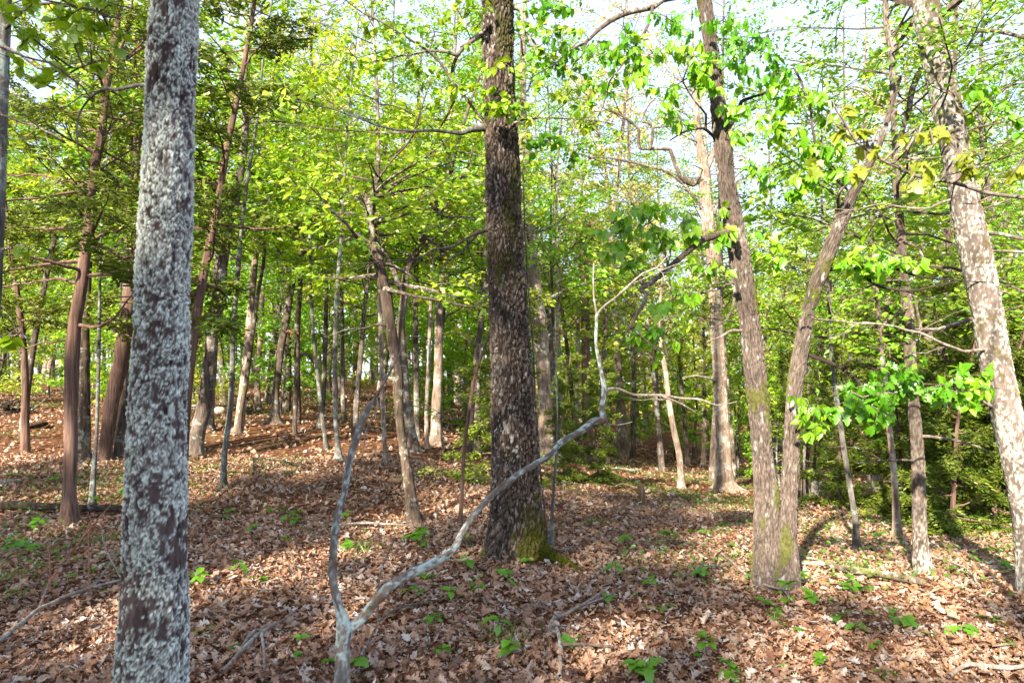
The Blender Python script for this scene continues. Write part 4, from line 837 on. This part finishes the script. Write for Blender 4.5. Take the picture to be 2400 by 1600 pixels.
BE.limb([(5, 120, 7), (50, 130, 6), (90, 160, 5), (150, 165, 4), (240, 140, 3)], -1.2, 'twig')
BE.limb([(-5, 250, 6), (30, 280, 5), (90, 300, 5), (150, 330, 4)], -.8, 'twig')
BE.limb([(-20, 600, 6), (20, 580, 5), (60, 575, 4)], -.8, 'twig')
BE.limb([(-30, 800, 6), (10, 790, 5), (50, 780, 4)], -.8, 'twig')
clumps(BE, [(330, 25, 50, 28, 0), (300, 75, 45, 14, 0), (220, 90, 45, 21, 0), (10, 20, 50, 21, 0), (60, 25, 55, 28, 0), (130, 20, 50, 28, 0), (30, 60, 45, 21, 0), (110, 115, 30, 14, 0), (160, 115, 40, 21, 0), (240, 140, 40, 21, 0), (190, 20, 50, 21, 0), (280, 30, 45, 21, 0), (250, 60, 45, 14, 0), (60, 175, 50, 28, 0), (120, 185, 50, 21, 0), (40, 120, 40, 14, 0), (30, 575, 30, 14, 0), (30, 790, 30, 14, 0)], leaf_set(ovate_green, 'leaf_yellow'), .062, 36, .3, 300, w=1.2, yoff=-1.1, tilt=.7, dens=.85)

# ------------------------------------------------------------------ snag, stump, logs, stones, sticks
SN = Tree('dead_snag', 'dead broken snag with a bent top, right of the curved dark trunk', 'snag', [(690, 1019, 12), (692, 960, 11), (694, 900, 11), (697, 842, 13)], ext=0); SN.trunk('bark_dark', 9, flare=.1)
SN.limb([(697, 845, 11), (710, 828, 9), (722, 832, 7), (735, 850, 5)], 0, 'bark_dark'); SN.limb([(695, 850, 7), (692, 820, 6), (694, 800, 3)], 0, 'bark_dark')
def stump():
    b = ghit(1508, 1184); g = Geo(); r_ = np.random.default_rng(5); w = 17 / F * b[1] / 2; h = 46 / F * b[1]
    o = thing('tree_stump', 'short splintered brown stump in the leaf litter right of the oak', 'stump', b)
    a = np.arange(14) * 2 * math.pi / 14; V = []
    for k, (z, s) in enumerate([(-.1, 1.5), (0, 1.35), (.06, 1.05), (h * .5, 1.0), (h, .95)]):
        top = (k == 4) * r_.uniform(-.07, .05, 14)
        V.append(np.stack([np.cos(a) * w * s * (1 + .1 * np.sin(3 * a)) - z * .12, np.sin(a) * w * s, z + top], 1))
    V = np.concatenate(V); c = len(V); V = np.r_[V, [[-h * .12, 0, h * .8]]]
    g.add(V, [tube_faces(5, 14), np.stack([56 + np.arange(14), 56 + (np.arange(14) + 1) % 14, np.full(14, c)], 1)])
    link('trunk_stub', g.mesh('trunk_stub', [M['wood']], smooth=False), o)
    g = Geo(); tube(g, [(w, 0, .02), (w * 2, -.02, .0), (w * 4, -.05, -.04)], [w * .5, w * .35, .01], 7); link('root', g.mesh('root', [M['wood']]), o)
stump()
def stick(name, label, cat, pts, mat, sides=6, lift=.01, subs=(), group=None, wob=.006, hs=None):
    """lying branch through ground pixels (x, y, width px, height m)"""
    P, R = [], []
    for q in pts:
        b = ghit(q[0], q[1]); h = q[3] if len(q) > 3 else 0
        if h: b = at(q[0], q[1], b[1] - h * 1.2)
        r = max(.002, q[2] / 2 / F * b[1]); P.append(b + np.array([0, 0, r * .7 + lift + .03])); R.append(r)
    o = thing(name, label, cat, P[0] - np.array([0, 0, R[0]]), group)
    Q, Rr, _ = smooth_path(P, R, .05); Q[1:-1] += (np.stack([vnoise(Q[1:-1] * 9 + 5 * k, k) for k in range(3)], 1) - .5) * wob * 2
    Rr = Rr * (1 + .25 * (vnoise(Q * 11, 4) - .5)); g = Geo(); tube(g, Q, Rr, sides); link('stem', g.mesh('stem', [M[mat]], o.location), o)
    for sb in subs:
        PP, RR = [], []
        for q in sb:
            b = ghit(q[0], q[1]); h = q[3] if len(q) > 3 else 0
            if h: b = at(q[0], q[1], b[1] - h * 1.2)
            r = max(.0018, q[2] / 2 / F * b[1]); PP.append(b + np.array([0, 0, r * .7 + lift + .03])); RR.append(r)
        j = np.argmin(np.linalg.norm(Q - PP[0], axis=1)); PP[0] = Q[j]
        g = Geo(); tube(g, PP, RR, 5, .05); link('side_branch', g.mesh('side_branch', [M[mat]], o.location), o)
    return o
stick('fallen_log', 'dark fallen log lying behind the foot of the reddish cedar at the left edge', 'log', [(-60, 1204, 19), (60, 1203, 19), (140, 1206, 17), (210, 1209, 17), (300, 1211, 18), (330, 1212, 15)], 'log', 9, .03)
stick('fallen_log', 'short grey fallen log at the left edge above the dark log', 'log', [(-40, 1142, 14), (20, 1140, 13), (48, 1137, 10)], 'twig_pale', 8)
stick('fallen_log', 'pale mossy fallen log lying right of the twin-stemmed tree', 'log', [(1803, 1332, 6, .16), (1862, 1333, 8, .14), (1930, 1338, 9, .09), (1979, 1350, 13, .03), (2048, 1362, 16), (2110, 1374, 17), (2165, 1384, 15)], 'log_pale', 10, .02,
      [[(1825, 1332, 5, .15), (1822, 1345, 5, .08), (1817, 1372, 4)], [(1950, 1340, 9, .08), (1953, 1350, 8, .02), (1955, 1358, 5)], [(1860, 1334, 4, .14), (1868, 1352, 3, .06), (1864, 1375, 3)]])
stick('curved_root', 'bent brown dead branch lying beside the stump', 'branch', [(1440, 1148, 5), (1465, 1142, 6), (1485, 1148, 6), (1500, 1152, 5)], 'wood')
stick('fallen_log', 'grey crooked log lying in the ferny shade beyond the stump', 'log', [(1430, 1106, 5), (1450, 1104, 7), (1478, 1108, 7), (1490, 1102, 5)], 'twig_pale')
stick('fallen_branch', 'grey bent branch lying at the bottom centre of the photo', 'branch', [(1313, 1610, 9), (1313, 1560, 9), (1310, 1511, 9), (1303, 1490, 9), (1292, 1475, 8), (1300, 1468, 8), (1323, 1459, 8), (1368, 1435, 7), (1406, 1408, 5), (1430, 1390, 3)], 'twig_pale', 7, .02, [[(1368, 1435, 5), (1390, 1428, 4), (1440, 1405, 3)]])
stick('fallen_stick', 'straight brown stick lying across the bottom centre beside the grey bent branch', 'stick', [(1313, 1538, 7), (1360, 1536, 7), (1437, 1541, 6)], 'twig', 6, .03)
stick('fallen_branch', 'forked grey branch on the leaves left of the dead forked sapling', 'branch', [(520, 1600, 6), (565, 1556, 10), (592, 1521, 9), (610, 1505, 7), (640, 1490, 5), (690, 1455, 4)], 'twig_pale', 7, .03, [[(560, 1560, 9), (588, 1512, 8), (600, 1500, 7), (614, 1502, 6)], [(614, 1505, 8), (618, 1550, 7), (619, 1600, 7)]])
stick('dark_twig', 'dark upright twig rising beside the fork of the dead sapling', 'twig', [(838, 1600, 7), (845, 1556, 7, .03), (865, 1520, 7, .06), (886, 1480, 6, .1), (905, 1455, 6, .09), (927, 1443, 5, .06), (993, 1425, 5), (1072, 1397, 3)], 'twig', 6, .01, [[(886, 1480, 6, .1), (884, 1405, 5, .25), (895, 1346, 5, .3), (912, 1300, 5, .32), (927, 1272, 4, .34)]])
stick('bent_branch', 'grey arching branch at the left edge in front of the lichen-crusted trunk', 'branch', [(-60, 1560, 11, .02), (0, 1515, 10, .1), (45, 1478, 10, .14), (90, 1442, 9, .18), (130, 1422, 8, .2), (172, 1404, 8, .18), (230, 1382, 6, .12), (290, 1369, 5, .06), (330, 1366, 4)], 'twig_pale', 7, .0,
      [[(220, 1386, 5, .14), (255, 1335, 4, .3), (293, 1284, 3, .42)], [(255, 1335, 4, .3), (245, 1290, 3, .36), (238, 1248, 2, .4)], [(90, 1442, 5, .18), (105, 1400, 4, .22), (114, 1377, 3, .26)]])
stick('red_bramble', 'thin red bramble cane arching up left of the lichen-crusted trunk', 'bramble', [(93, 1450, 4), (114, 1377, 4, .2), (150, 1325, 4, .36), (207, 1253, 4, .5), (250, 1200, 3, .58), (290, 1158, 2, .6)], 'twig_red', 5, 0, [[(207, 1253, 3, .5), (212, 1225, 2.5, .52), (210, 1215, 2, .54)], [(207, 1253, 3, .5), (208, 1330, 3, .25), (207, 1385, 3, .05)]])
stick('red_bramble', 'second red bramble cane, upright at the left edge', 'bramble', [(118, 1400, 4), (116, 1340, 3.5, .18), (114, 1300, 3, .3), (110, 1265, 2, .36)], 'twig_red', 5, 0)
stick('fallen_stick', 'curved grey stick lying at the bottom right corner', 'stick', [(2225, 1610, 10), (2250, 1590, 9), (2275, 1580, 9), (2330, 1586, 9), (2370, 1588, 9), (2420, 1578, 8)], 'twig_pale', 7, .02)
stick('fallen_stick', 'long pale stick lying on the litter between the shaggy trunk and the dead sapling', 'stick', [(790, 1244, 4), (850, 1240, 5), (920, 1243, 5), (985, 1247, 4), (1010, 1262, 3)], 'twig_pale', 6, .03)
stick('fallen_stick', 'grey stick sloping over the litter right of the bottom centre branch', 'stick', [(1690, 1310, 4), (1730, 1345, 6), (1760, 1370, 6), (1800, 1390, 5), (1850, 1402, 3)], 'twig_pale', 6, .02)
stick('fallen_branch', 'short lichen-blue broken branch lying left of the twin-stemmed tree', 'branch', [(1636, 1366, 8), (1638, 1346, 9, .05), (1650, 1345, 8, .04), (1690, 1341, 6), (1720, 1335, 4)], 'bark_sapling', 7, .02)
stick('fallen_branch', 'thin dry branch leaning on the mossy root of the oak', 'branch', [(1245, 1277, 5, .18), (1290, 1293, 5, .1), (1325, 1297, 5, .05), (1345, 1288, 4, .04), (1370, 1305, 4), (1400, 1335, 4), (1430, 1365, 3)], 'twig_pale', 6, .0)
stick('fallen_stick', 'dark low branch on the far litter left of the dead forked sapling', 'stick', [(590, 1082, 5), (640, 1086, 5, .05), (690, 1095, 4, .04), (730, 1105, 3)], 'log', 6, .02, [[(594, 1082, 6), (593, 1100, 6), (592, 1120, 6)]])
stick('fallen_stick', 'thin stick curling up on the green patch left of the twin-stemmed tree', 'stick', [(1530, 1270, 3), (1545, 1262, 3, .05), (1565, 1258, 3, .05), (1600, 1257, 3)], 'twig_pale', 5, .01)
stick('fallen_stick', 'small grey stick at the bottom right of the twin-stemmed tree foot', 'stick', [(1800, 1388, 4), (1830, 1392, 4), (1855, 1403, 3)], 'twig_pale', 5, .02) if False else None
stick('fallen_log', 'dark rotten log on the slope at the far left', 'log', [(55, 1012, 8), (85, 1007, 12), (108, 1000, 9)], 'log', 8, .02)
stick('fallen_branch', 'pale dry branch lying past the whitish-footed trunk', 'branch', [(2185, 1318, 5), (2220, 1328, 5, .03), (2260, 1345, 5), (2300, 1395, 4)], 'twig_pale', 6, .02, [[(2240, 1335, 4), (2240, 1325, 3, .08)], [(2275, 1375, 4), (2282, 1362, 3, .08)]])
def stone(label, px, py, w, h):
    b = ghit(px, py); s = w / F * b[1] / 2; hh = h / F * b[1]; bpy_m = Geo(); r_ = np.random.default_rng(int(px))
    n, k = 9, 16; V = []
    for i in range(n):
        th = math.pi * (i + .3) / (n - .4)
        for j in range(k):
            ph = 2 * math.pi * j / k; V.append((s * math.sin(th) * math.cos(ph), s * .8 * math.sin(th) * math.sin(ph), hh * (.35 + .65 * math.cos(th))))
    V = np.array(V); V *= (1 + .35 * (fbm(V * 3 / s + px, 3, 4) - .5))[:, None]
    bpy_m.add(V, [tube_faces(n, k), [[j for j in range(k)]], [[(n-1) * k + j for j in range(k)][::-1]]])
    o = link('boulder', bpy_m.mesh('boulder', [M['stone']]), None, b); tag(o, label, 'rock')
stone('pale rounded boulder on the slope right of the furrowed trunk', 514, 968, 30, 15)
stone('pale boulder peeping out behind the furrowed trunk', 452, 962, 26, 14)
def brush(label, px, py, w, h, seed, n=38):
    r_ = np.random.default_rng(seed); b = ghit(px, py); W = w / F * b[1]; Hh = h / F * b[1]
    o = thing('brush_pile', label, 'brush pile', b)
    for i in range(n):
        c = r_.normal(0, .28, 3) * np.array([W, W * .6, 0]) + np.array([0, 0, abs(r_.normal(0, .4)) * Hh]); d = nrm(r_.normal(0, 1, 3) * np.array([1, .8, .35])); L = W * r_.uniform(.3, .8)
        P = wander(r_, c - d * L / 2, d, L, 4, .15); P[:, 2] = np.maximum(P[:, 2], .0); r0 = r_.uniform(.01, .045)
        g = Geo(); tube(g, P, np.linspace(r0, r0 * .5, 5), 5); link('branch', g.mesh('branch', [M['log' if i % 3 else 'twig']]), o)
brush('tangled dark brush pile on the slope behind the thin crooked tree', 586, 972, 42, 34, 3)
brush('heap of dead branches at the far left edge', 20, 972, 100, 45, 4)

# ------------------------------------------------------------------ vines on the oak's right side
def vine(label, pts, Y, mat, name='vine'):
    P = [at(px, py, Y) for px, py, w in pts]; R = [w / 2 / F * depth(q) for (px, py, w), q in zip(pts, P)]
    P = [P[0] - np.array([0, 0, max(0, P[0][2] - gz(P[0][0], P[0][1])) + .05])] + P; R = [R[0]] + R
    g = Geo(); tube(g, P, R, 6, .05); o = link(name, g.mesh(name, [M[mat]], P[0]), None, P[0]); tag(o, label, 'vine')
vine('thin vine hugging the right side of the big oak', [(1282, 1262, 5), (1266, 1100, 5), (1256, 960, 5), (1250, 820, 4.5), (1240, 690, 4), (1231, 560, 4), (1226, 400, 4)], B.Y + .02, 'twig')

# ------------------------------------------------------------------ background trees: prototypes, then copies
def proto(seed, H_, r0, t0, nb, blen, leaf, per, lm, bark, up=.3, sub=.3, droop=.3, tmpl=RHOMB, wl=.6, jit=.10, taper=.5, wob=.05, twigs=False, tw='twig', sides=8, tilt=.8):
    r_ = np.random.default_rng(seed)
    P = wander(r_, np.array([0, 0, -.3]), np.array([r_.normal(0, .04), r_.normal(0, .04), 1]), H_, 10, wob, .06); R = np.linspace(r0, r0 * .18, 11); R[0] *= 1.35; R[1] *= 1.02
    o = link('background_tree', None); g = Geo(); tube(g, P, R, sides, .35); link('trunk', g.mesh('trunk', [M[bark]]), o)
    g = Geo(); grow(r_, g, P, R, t0, .99, nb, blen, up, leaf, per, tmpl, twigs, sub, droop, .14, wl, jit, taper, tilt)
    link('crown', g.mesh('crown', [M[tw], M[lm]], smooth=False), o); o['H'] = H_
    return o
PT = [proto(101, 15, .17, .22, 40, 3.0, .17, 26, 'leaf_yellow', 'bark_grey'), proto(102, 16, .20, .30, 40, 3.2, .17, 24, 'leaf', 'bark_pale'),
      proto(103, 13, .13, .18, 38, 2.6, .16, 26, 'leaf', 'bark_dark'), proto(104, 17, .19, .34, 38, 3.3, .17, 20, 'leaf_gold', 'bark_pale'),
      proto(105, 12, .11, .15, 36, 2.5, .16, 28, 'leaf_bright', 'bark_grey'), proto(106, 14, .15, .25, 36, 2.9, .17, 26, 'leaf_yellow', 'bark_moss')]
PU = [proto(111, 4.6, .030, .16, 30, 1.5, .10, 24, 'leaf_bright', 'bark_sapling', .15, .17, .25, RHOMB, .6, .05, .5, .08, True),
      proto(112, 6.2, .040, .18, 34, 1.75, .105, 24, 'leaf', 'bark_grey', .18, .18, .25, RHOMB, .6, .05, .5, .07, True),
      proto(113, 3.2, .020, .18, 22, 1.1, .09, 20, 'leaf_yellow', 'bark_sapling', .2, .16, .25, RHOMB, .6, .05, .5, .1, True),
      proto(114, 7.5, .050, .22, 36, 1.9, .105, 24, 'leaf_deep', 'bark_dark', .2, .19, .25, RHOMB, .6, .05, .5, .06, True)]
PF = [proto(141, 12, .075, .26, 44, 2.4, .085, 24, 'leaf', 'bark_grey', .3, .24, .25, RHOMB, .55, .07, .4, .05, True),
      proto(142, 13, .085, .30, 44, 2.6, .085, 24, 'leaf_bright', 'bark_dark', .3, .25, .25, RHOMB, .55, .07, .4, .05, True),
      proto(143, 14, .09, .34, 42, 2.7, .085, 20, 'leaf_gold', 'bark_pale', .35, .26, .25, RHOMB, .55, .07, .4, .05, True)]
PS = proto(131, 15, .2, .22, 44, 3.1, .23, 32, 'leaf', 'bark_grey')
PC = [proto(121, 6.5, .060, .30, 40, 1.25, .06, 85, 'cedar', 'bark_cedar', .12, .10, .1, NEEDLE, .30, .035, .75, .03, True, 'bark_cedar', 8, .8),
      proto(122, 4.2, .040, .04, 46, 1.05, .06, 130, 'cedar', 'bark_cedar', .10, .10, .1, NEEDLE, .30, .035, .7, .04, True, 'bark_cedar', 8, .8)]
ORD = ['first', 'second', 'third', 'fourth', 'fifth', 'sixth', 'seventh', 'eighth', 'ninth', 'tenth', 'eleventh', 'twelfth', 'thirteenth', 'fourteenth', 'fifteenth', 'sixteenth', 'seventeenth', 'eighteenth', 'nineteenth', 'twentieth', 'twenty-first', 'twenty-second', 'twenty-third', 'twenty-fourth', 'twenty-fifth', 'twenty-sixth', 'twenty-seventh', 'twenty-eighth', 'twenty-ninth', 'thirtieth']
ORD += [t + '-' + o for t in ('thirty', 'forty', 'fifty') for o in ORD[:9]]
GAPS = [(-9e9, 365, 'left of the lichen-crusted trunk'), (365, 800, 'between lichen-crusted trunk and dead sapling'), (800, 1205, 'between dead sapling and big oak'), (1205, 1500, 'between big oak and stump'), (1500, 1810, 'between stump and twin-stemmed tree'), (1810, 2150, 'between twin-stemmed tree and whitish-footed trunk'), (2150, 9e9, 'right of the whitish-footed trunk')]
QUEUE = []
USED = set()
def place(pr, px, d, scale, rot, name, kind, cat, group):
    x = (px - 1200) / F * d; z = gz(x, d)
    if id(pr) in USED: o = copy_tree(pr)
    else: USED.add(id(pr)); o = pr
    o.name = name; o.location = (x, d, z); o.rotation_euler = (0, 0, rot); o.scale = (scale,) * 3
    o['category'] = cat; o['group'] = group; QUEUE.append((o, kind, px)); return o
def label_queue():
    for kind in sorted({q[1] for q in QUEUE}):
        for a, b, ph in GAPS:
            row = sorted([q for q in QUEUE if q[1] == kind and a <= q[2] < b], key=lambda q: q[2])
            for i, (o, k, px) in enumerate(row):
                if len(row) == 1: o['label'] = f'the only {k} {ph}'
                else: o['label'] = f'{ORD[i]} {k} from the left, {ph}'
r_ = np.random.default_rng(77)
def sky_side(px): return px > 1250
# far trees
far = []
for i in range(118):
    px = -260 + 2920 * ((i * .6180339) % 1.0); d = r_.uniform(20, 52)
    if sky_side(px) and px < 2250 and r_.random() < .35: d = r_.uniform(32, 55)
    k = r_.integers(0, 6)
    if sky_side(px): k = r_.choice([0, 3, 2, 4, 3, 5]); sc = r_.uniform(.6, .95)
    else: sc = r_.uniform(.8, 1.25)
    if 1210 < px < 1760: d = max(d, 27)
    place(PT[k], px, d, sc, r_.random() * 6.28, 'background_tree', ['tall yellow-green background tree', 'tall green background tree', 'dark-stemmed background tree', 'pale gold background tree', 'slim vivid green background tree', 'mossy-stemmed background tree'][k], 'tree', 'trees deeper in the wood')
for i in range(60):
    px = -150 + 2700 * ((i * .6180339 + .3) % 1.0); d = r_.uniform(17, 36) if (px < 1150 or i % 5) else r_.uniform(12, 16); k = [0, 1, 2, 3, 0, 1][i % 6]
    if 1210 < px < 1760: d = max(d, r_.uniform(20, 34))
    place(PU[k], px, d, r_.uniform(.8, 1.25), r_.random() * 6.28, 'understory_sapling', ['vivid green understory sapling', 'leafy green understory sapling', 'small yellow-green understory sapling', 'tall deep green understory sapling'][k], 'sapling', 'understory saplings')
for px, d, k, sc in ((2150, 12.0, 1, 1.1), (2215, 8.4, 1, .8), (2310, 9.2, 1, .85), (2180, 10.4, 1, .8), (2400, 10.5, 1, 1.0), (2250, 9.6, 1, 1.0), (2360, 9.4, 1, .9), (2110, 10.5, 1, .85), (1960, 11.5, 1, .8), (2420, 8.5, 0, .6), (1400, 13.0, 1, .62), (1320, 12.2, 1, .6), (425, 7.4, 0, 1.15), (330, 10.5, 0, 1.15), (70, 12.5, 0, 1.2), (1150, 10.5, 1, .8), (1860, 13.0, 0, .8)):
    place(PC[k], px, d, sc, r_.random() * 6.28, 'cedar_sapling' if k else 'cedar_tree', ['dark green cedar', 'low bushy dark green cedar'][k], 'cedar', 'cedars among the hardwoods')
for i, (px, d) in enumerate([(1290, 19), (1350, 23), (1420, 21), (1480, 26), (1550, 22), (1610, 28), (1665, 20), (1720, 24), (1310, 29), (1440, 30), (1860, 25), (2000, 24), (2120, 21), (1780, 19), (1830, 21), (1900, 15), (1960, 21), (2040, 17), (2200, 13), (2290, 17), (2370, 12), (2440, 15), (1690, 28), (1100, 14), (1020, 18), (830, 14), (700, 17), (560, 15), (60, 14)]):
    k = [0, 1, 2, 1, 0][i % 5]
    place(PF[k], px, d, r_.uniform(1.0, 1.25) if 1240 < px < 1740 else r_.uniform(.75, 1.05), r_.random() * 6.28, 'slender_tree', ['fine-leaved slender tree', 'fine-leaved vivid green slender tree', 'fine-leaved pale gold slender tree'][k], 'tree', 'fine-leaved slender trees')
label_queue()
# the wood closing the view, one mass of far leaves and stems
def far_wood():
    g = Geo(); r_ = np.random.default_rng(8); n = 70000
    px = r_.uniform(-500, 2900, n); d = r_.uniform(50, 85, n); x = (px - 1200) / F * d
    top = np.interp(px, [-500, 300, 900, 1250, 1400, 1650, 1800, 2300, 2900], [21, 21, 19, 14, 11.5, 12, 13, 13, 15]) * (1 + .5 * (fbm(np.stack([px * .012, d * .05, px * 0], 1), 3, 6) - .5)) * d / 65
    z0 = ground(x, d); z = z0 + top * r_.random(n) ** .8
    m = fbm(np.stack([x * .35, d * .35, z * .5], 1), 3, 12) > .40
    P = np.stack([x, d, z], 1)[m]; k = len(P); D_ = nrm(r_.normal(0, 1, (k, 3)) + np.array([0, 0, -.3])); N_v = nrm(r_.normal(0, 1, (k, 3)) + np.array([0, -.6, .4])); L = r_.uniform(.30, .62, k)
    add_leaves(g, P, D_, N_v, L, L * .7, RHOMB, 1, r_.random(k))
    for i in range(160):
        px_ = r_.uniform(-400, 2800); dd = r_.uniform(46, 80); xx = (px_ - 1200) / F * dd; zz = gz(xx, dd)
        tube(g, wander(r_, np.array([xx, dd, zz - .3]), np.array([0, 0, 1.0]), r_.uniform(7, 12), 5, .05, .05), np.linspace(r_.uniform(.08, .2), .04, 6), 5)
    tag(link('distant_wood', g.mesh('distant_wood', [M['bark_grey'], M['leaf_yellow']], smooth=False)), 'bright yellow-green wood closing the view in the distance', 'wood', kind='stuff')
far_wood()
# trees behind the camera, whose crowns shade the foreground
SHADE = [(-6.9, -8, .82), (-9.6, -7, .8), (-12.2, -8.5, .85), (-8.2, -11, .9), (-11.2, -12, .9), (-14.8, -10, .9), (-16, -6, .85), (-6.2, -5.2, .55), (-4.6, -6.2, .46), (-1.0, -7.0, .46), (-1.9, -5.0, .34), (.9, -7.6, .46), (3.0, -6.4, .42), (-.3, -4.2, .28), (-4.0, -4.0, .30), (-18, -13, .95), (-4.9, -9.6, .66), (-3.0, -8.2, .6)]
for i, (x, y, s_) in enumerate(SHADE):
    o = copy_tree(PS) if i else PS; o.location = (x, y, gz(x, y)); o.rotation_euler = (0, 0, i * 1.7); o.scale = (s_, s_, s_); o.name = 'shade_tree'
    o['category'] = 'tree'; o['group'] = 'trees behind the viewer'; o['label'] = f'{ORD[i]} leafy tree of the row behind the viewer, casting shade'

# ------------------------------------------------------------------ seedlings and low green on the floor
def seedling_protos():
    out = []
    for k in range(5):
        r2 = np.random.default_rng(300 + k); o = link('seedling', None); h = r2.uniform(.05, .10)
        g = Geo(); tube(g, [(0, 0, -.02), (.004, .002, h * .6), (0, .005, h)], [.003, .0025, .002], 5); link('stem', g.mesh('stem', [M['twig']]), o)
        V, Q = [ovate_green, oak_green, ovate_green, maple_green, ovate_green][k](k); gg = Geo(); gg.add(V, [Q]); me = gg.mesh('leaf', [M['seed']])
        n = [3, 4, 5, 3, 6][k]
        for i in range(n):
            az = i * 6.283 / n + r2.normal(0, .3); el = r2.uniform(-.1, .5); d = np.array([math.cos(az) * math.cos(el), math.sin(az) * math.cos(el), math.sin(el)])
            lf = link('leaf', me, o, (0, 0, h * r2.uniform(.7, 1))); S = nrm(np.cross([0, 0, 1.0], d)); nn = np.cross(d, S)
            lf.rotation_euler = Matrix(np.stack([d, S, nn], 1).tolist()).to_euler(); s = r2.uniform(.05, .085); lf.scale = (s, s, s)
        out.append(o)
    return out
SD = seedling_protos()
SPX = [(50, 1405), (515, 1220), (625, 1210), (690, 1230), (470, 1375), (450, 1370), (480, 1495), (550, 1530), (725, 1505), (772, 1570), (600, 1250), (560, 1300), (990, 1270), (1007, 1288), (1083, 1408), (1130, 1412), (1025, 1460), (1195, 1380), (1185, 1358), (1035, 1540), (1190, 1545), (1165, 1500), (1330, 1522), (1415, 1350), (1450, 1357), (1533, 1380), (1570, 1430), (1560, 1283), (1460, 1305), (1882, 1382), (1800, 1430), (1815, 1442), (1850, 1425), (1975, 1465), (1820, 1472), (1870, 1492), (2025, 1490), (2155, 1435), (2100, 1465), (2065, 1535), (2200, 1508), (2250, 1490), (1630, 1548), (1660, 1525), (1705, 1597), (1840, 1567), (2070, 1592), (1940, 1577), (2090, 1450), (2230, 1522), (2340, 1480), (2362, 1520), (1650, 1370), (1762, 1355), (2015, 1400), (2040, 1392), (1990, 1380), (1952, 1370), (1650, 1262), (1700, 1242), (1740, 1285), (1722, 1320), (305, 1170), (252, 1182), (130, 1135), (30, 1122), (60, 1282), (78, 1257), (140, 1302), (30, 1292), (200, 1197), (292, 1130), (540, 1212), (1640, 1590), (1500, 1590), (850, 1590), (960, 1390), (700, 1560)]
r_ = np.random.default_rng(41)
SPX += [(r_.uniform(0, 2400), r_.uniform(1090, 1420)) for _ in range(60)]
SPX += [(x + r_.normal(0, 22), min(1596, y + r_.normal(0, 9))) for x, y in SPX[:80:2] if y > 1180]
LM = [(365, 2.6, 'the lichen-crusted trunk'), (803, 3.05, 'the dead forked sapling'), (1206, B.Y, 'the mossy foot of the oak'), (1815, D.Y, 'the twin-stemmed tree'), (2165, F_.Y, 'the whitish-footed trunk'), (162, H.Y, 'the reddish cedar'), (970, P_.Y, 'the shaggy brown trunk'), (1508, ghit(1508, 1184)[1], 'the stump'), (457, T_('grey furrowed trunk').Y, 'the furrowed trunk')]
rows = {}
for i, (px, py) in enumerate(SPX):
    b = ghit(px, py); p0 = SD[i % 5]; o = p0 if i < 5 else copy_tree(p0)
    o.name = 'seedling'; o.location = b; o.rotation_euler = (0, 0, r_.random() * 6.28); s = r_.uniform(.4, 1.3) * (1.0 if b[1] < 6 else 1.25); o.scale = (s, s, s * r_.uniform(.7, 1.6)); o.rotation_euler = (r_.normal(0, .22), r_.normal(0, .22), r_.random() * 6.28)
    best = min(LM, key=lambda l: math.hypot((l[0] - 1200) / F * l[1] - b[0], l[1] - b[1])); lx = (best[0] - 1200) / F * best[1]
    side = ('in front of' if b[1] < best[1] else 'behind') if abs(b[1] - best[1]) > abs(b[0] - lx) else ('left of' if b[0] < lx else 'right of')
    o['category'] = 'seedling'; o['group'] = 'seedlings sprouting through the leaf litter'
    rows.setdefault((side, best[2]), []).append((math.hypot(lx - b[0], best[1] - b[1]), o))
for (side, nm), lst in rows.items():
    for i, (dd, o) in enumerate(sorted(lst, key=lambda q: q[0])):
        o['label'] = f'small green seedling {side} {nm}' + (f', {ORD[i] + " " if i else ""}nearest to it' if len(lst) > 1 else '')
def ground_cover():
    g = Geo(); r2 = np.random.default_rng(15)
    P2 = scatter_uniform(120000, 4.6, 24, .84, r2); m = fbm(np.stack([P2[:, 0] * .55, P2[:, 1] * .55, P2[:, 0] * 0], 1), 4, 19)
    u = P2[:, 0] / P2[:, 1]; keep = r2.random(len(P2)) < sstep(.53, .67, m + .10 * sstep(-.1, .25, u)) * sstep(4.6, 6.5, P2[:, 1]) * .8
    P2 = P2[keep]; n = len(P2); z = ground(P2[:, 0], P2[:, 1]) + r2.random(n) ** 2 * .12 + .02
    D_ = nrm(r2.normal(0, 1, (n, 3)) * np.array([1, 1, .35])); N_v = nrm(r2.normal(0, .45, (n, 3)) + np.array([0, -.2, .8])); L = r2.uniform(.022, .06, n)
    add_leaves(g, np.c_[P2, z], D_, N_v, L, L * .6, RHOMB, 0, r2.random(n))
    # grass tufts
    for cx, cy_ in [(1175, 1500), (250, 1270), (1690, 1250), (840, 1290), (1400, 1230), (1560, 1270), (2010, 1340), (950, 1130), (30, 1360), (1240, 1290), (1150, 1290), (690, 1110), (1760, 1230)]:
        c = ghit(cx, cy_); k = 120; q = c[None, :2] + r2.normal(0, .09, (k, 2)); zz = ground(q[:, 0], q[:, 1])
        D_ = nrm(r2.normal(0, .45, (k, 3)) + np.array([0, 0, .8])); L = r2.uniform(.05, .13, k)
        add_leaves(g, np.c_[q, zz], D_, nrm(r2.normal(0, 1, (k, 3))), L, np.full(k, .005), NEEDLE, 0, r2.random(k))
    tag(link('ground_cover', g.mesh('ground_cover', [M['cover']], smooth=False)), 'patches of low green herbs and grass among the dead leaves', 'plants', kind='stuff')
ground_cover()
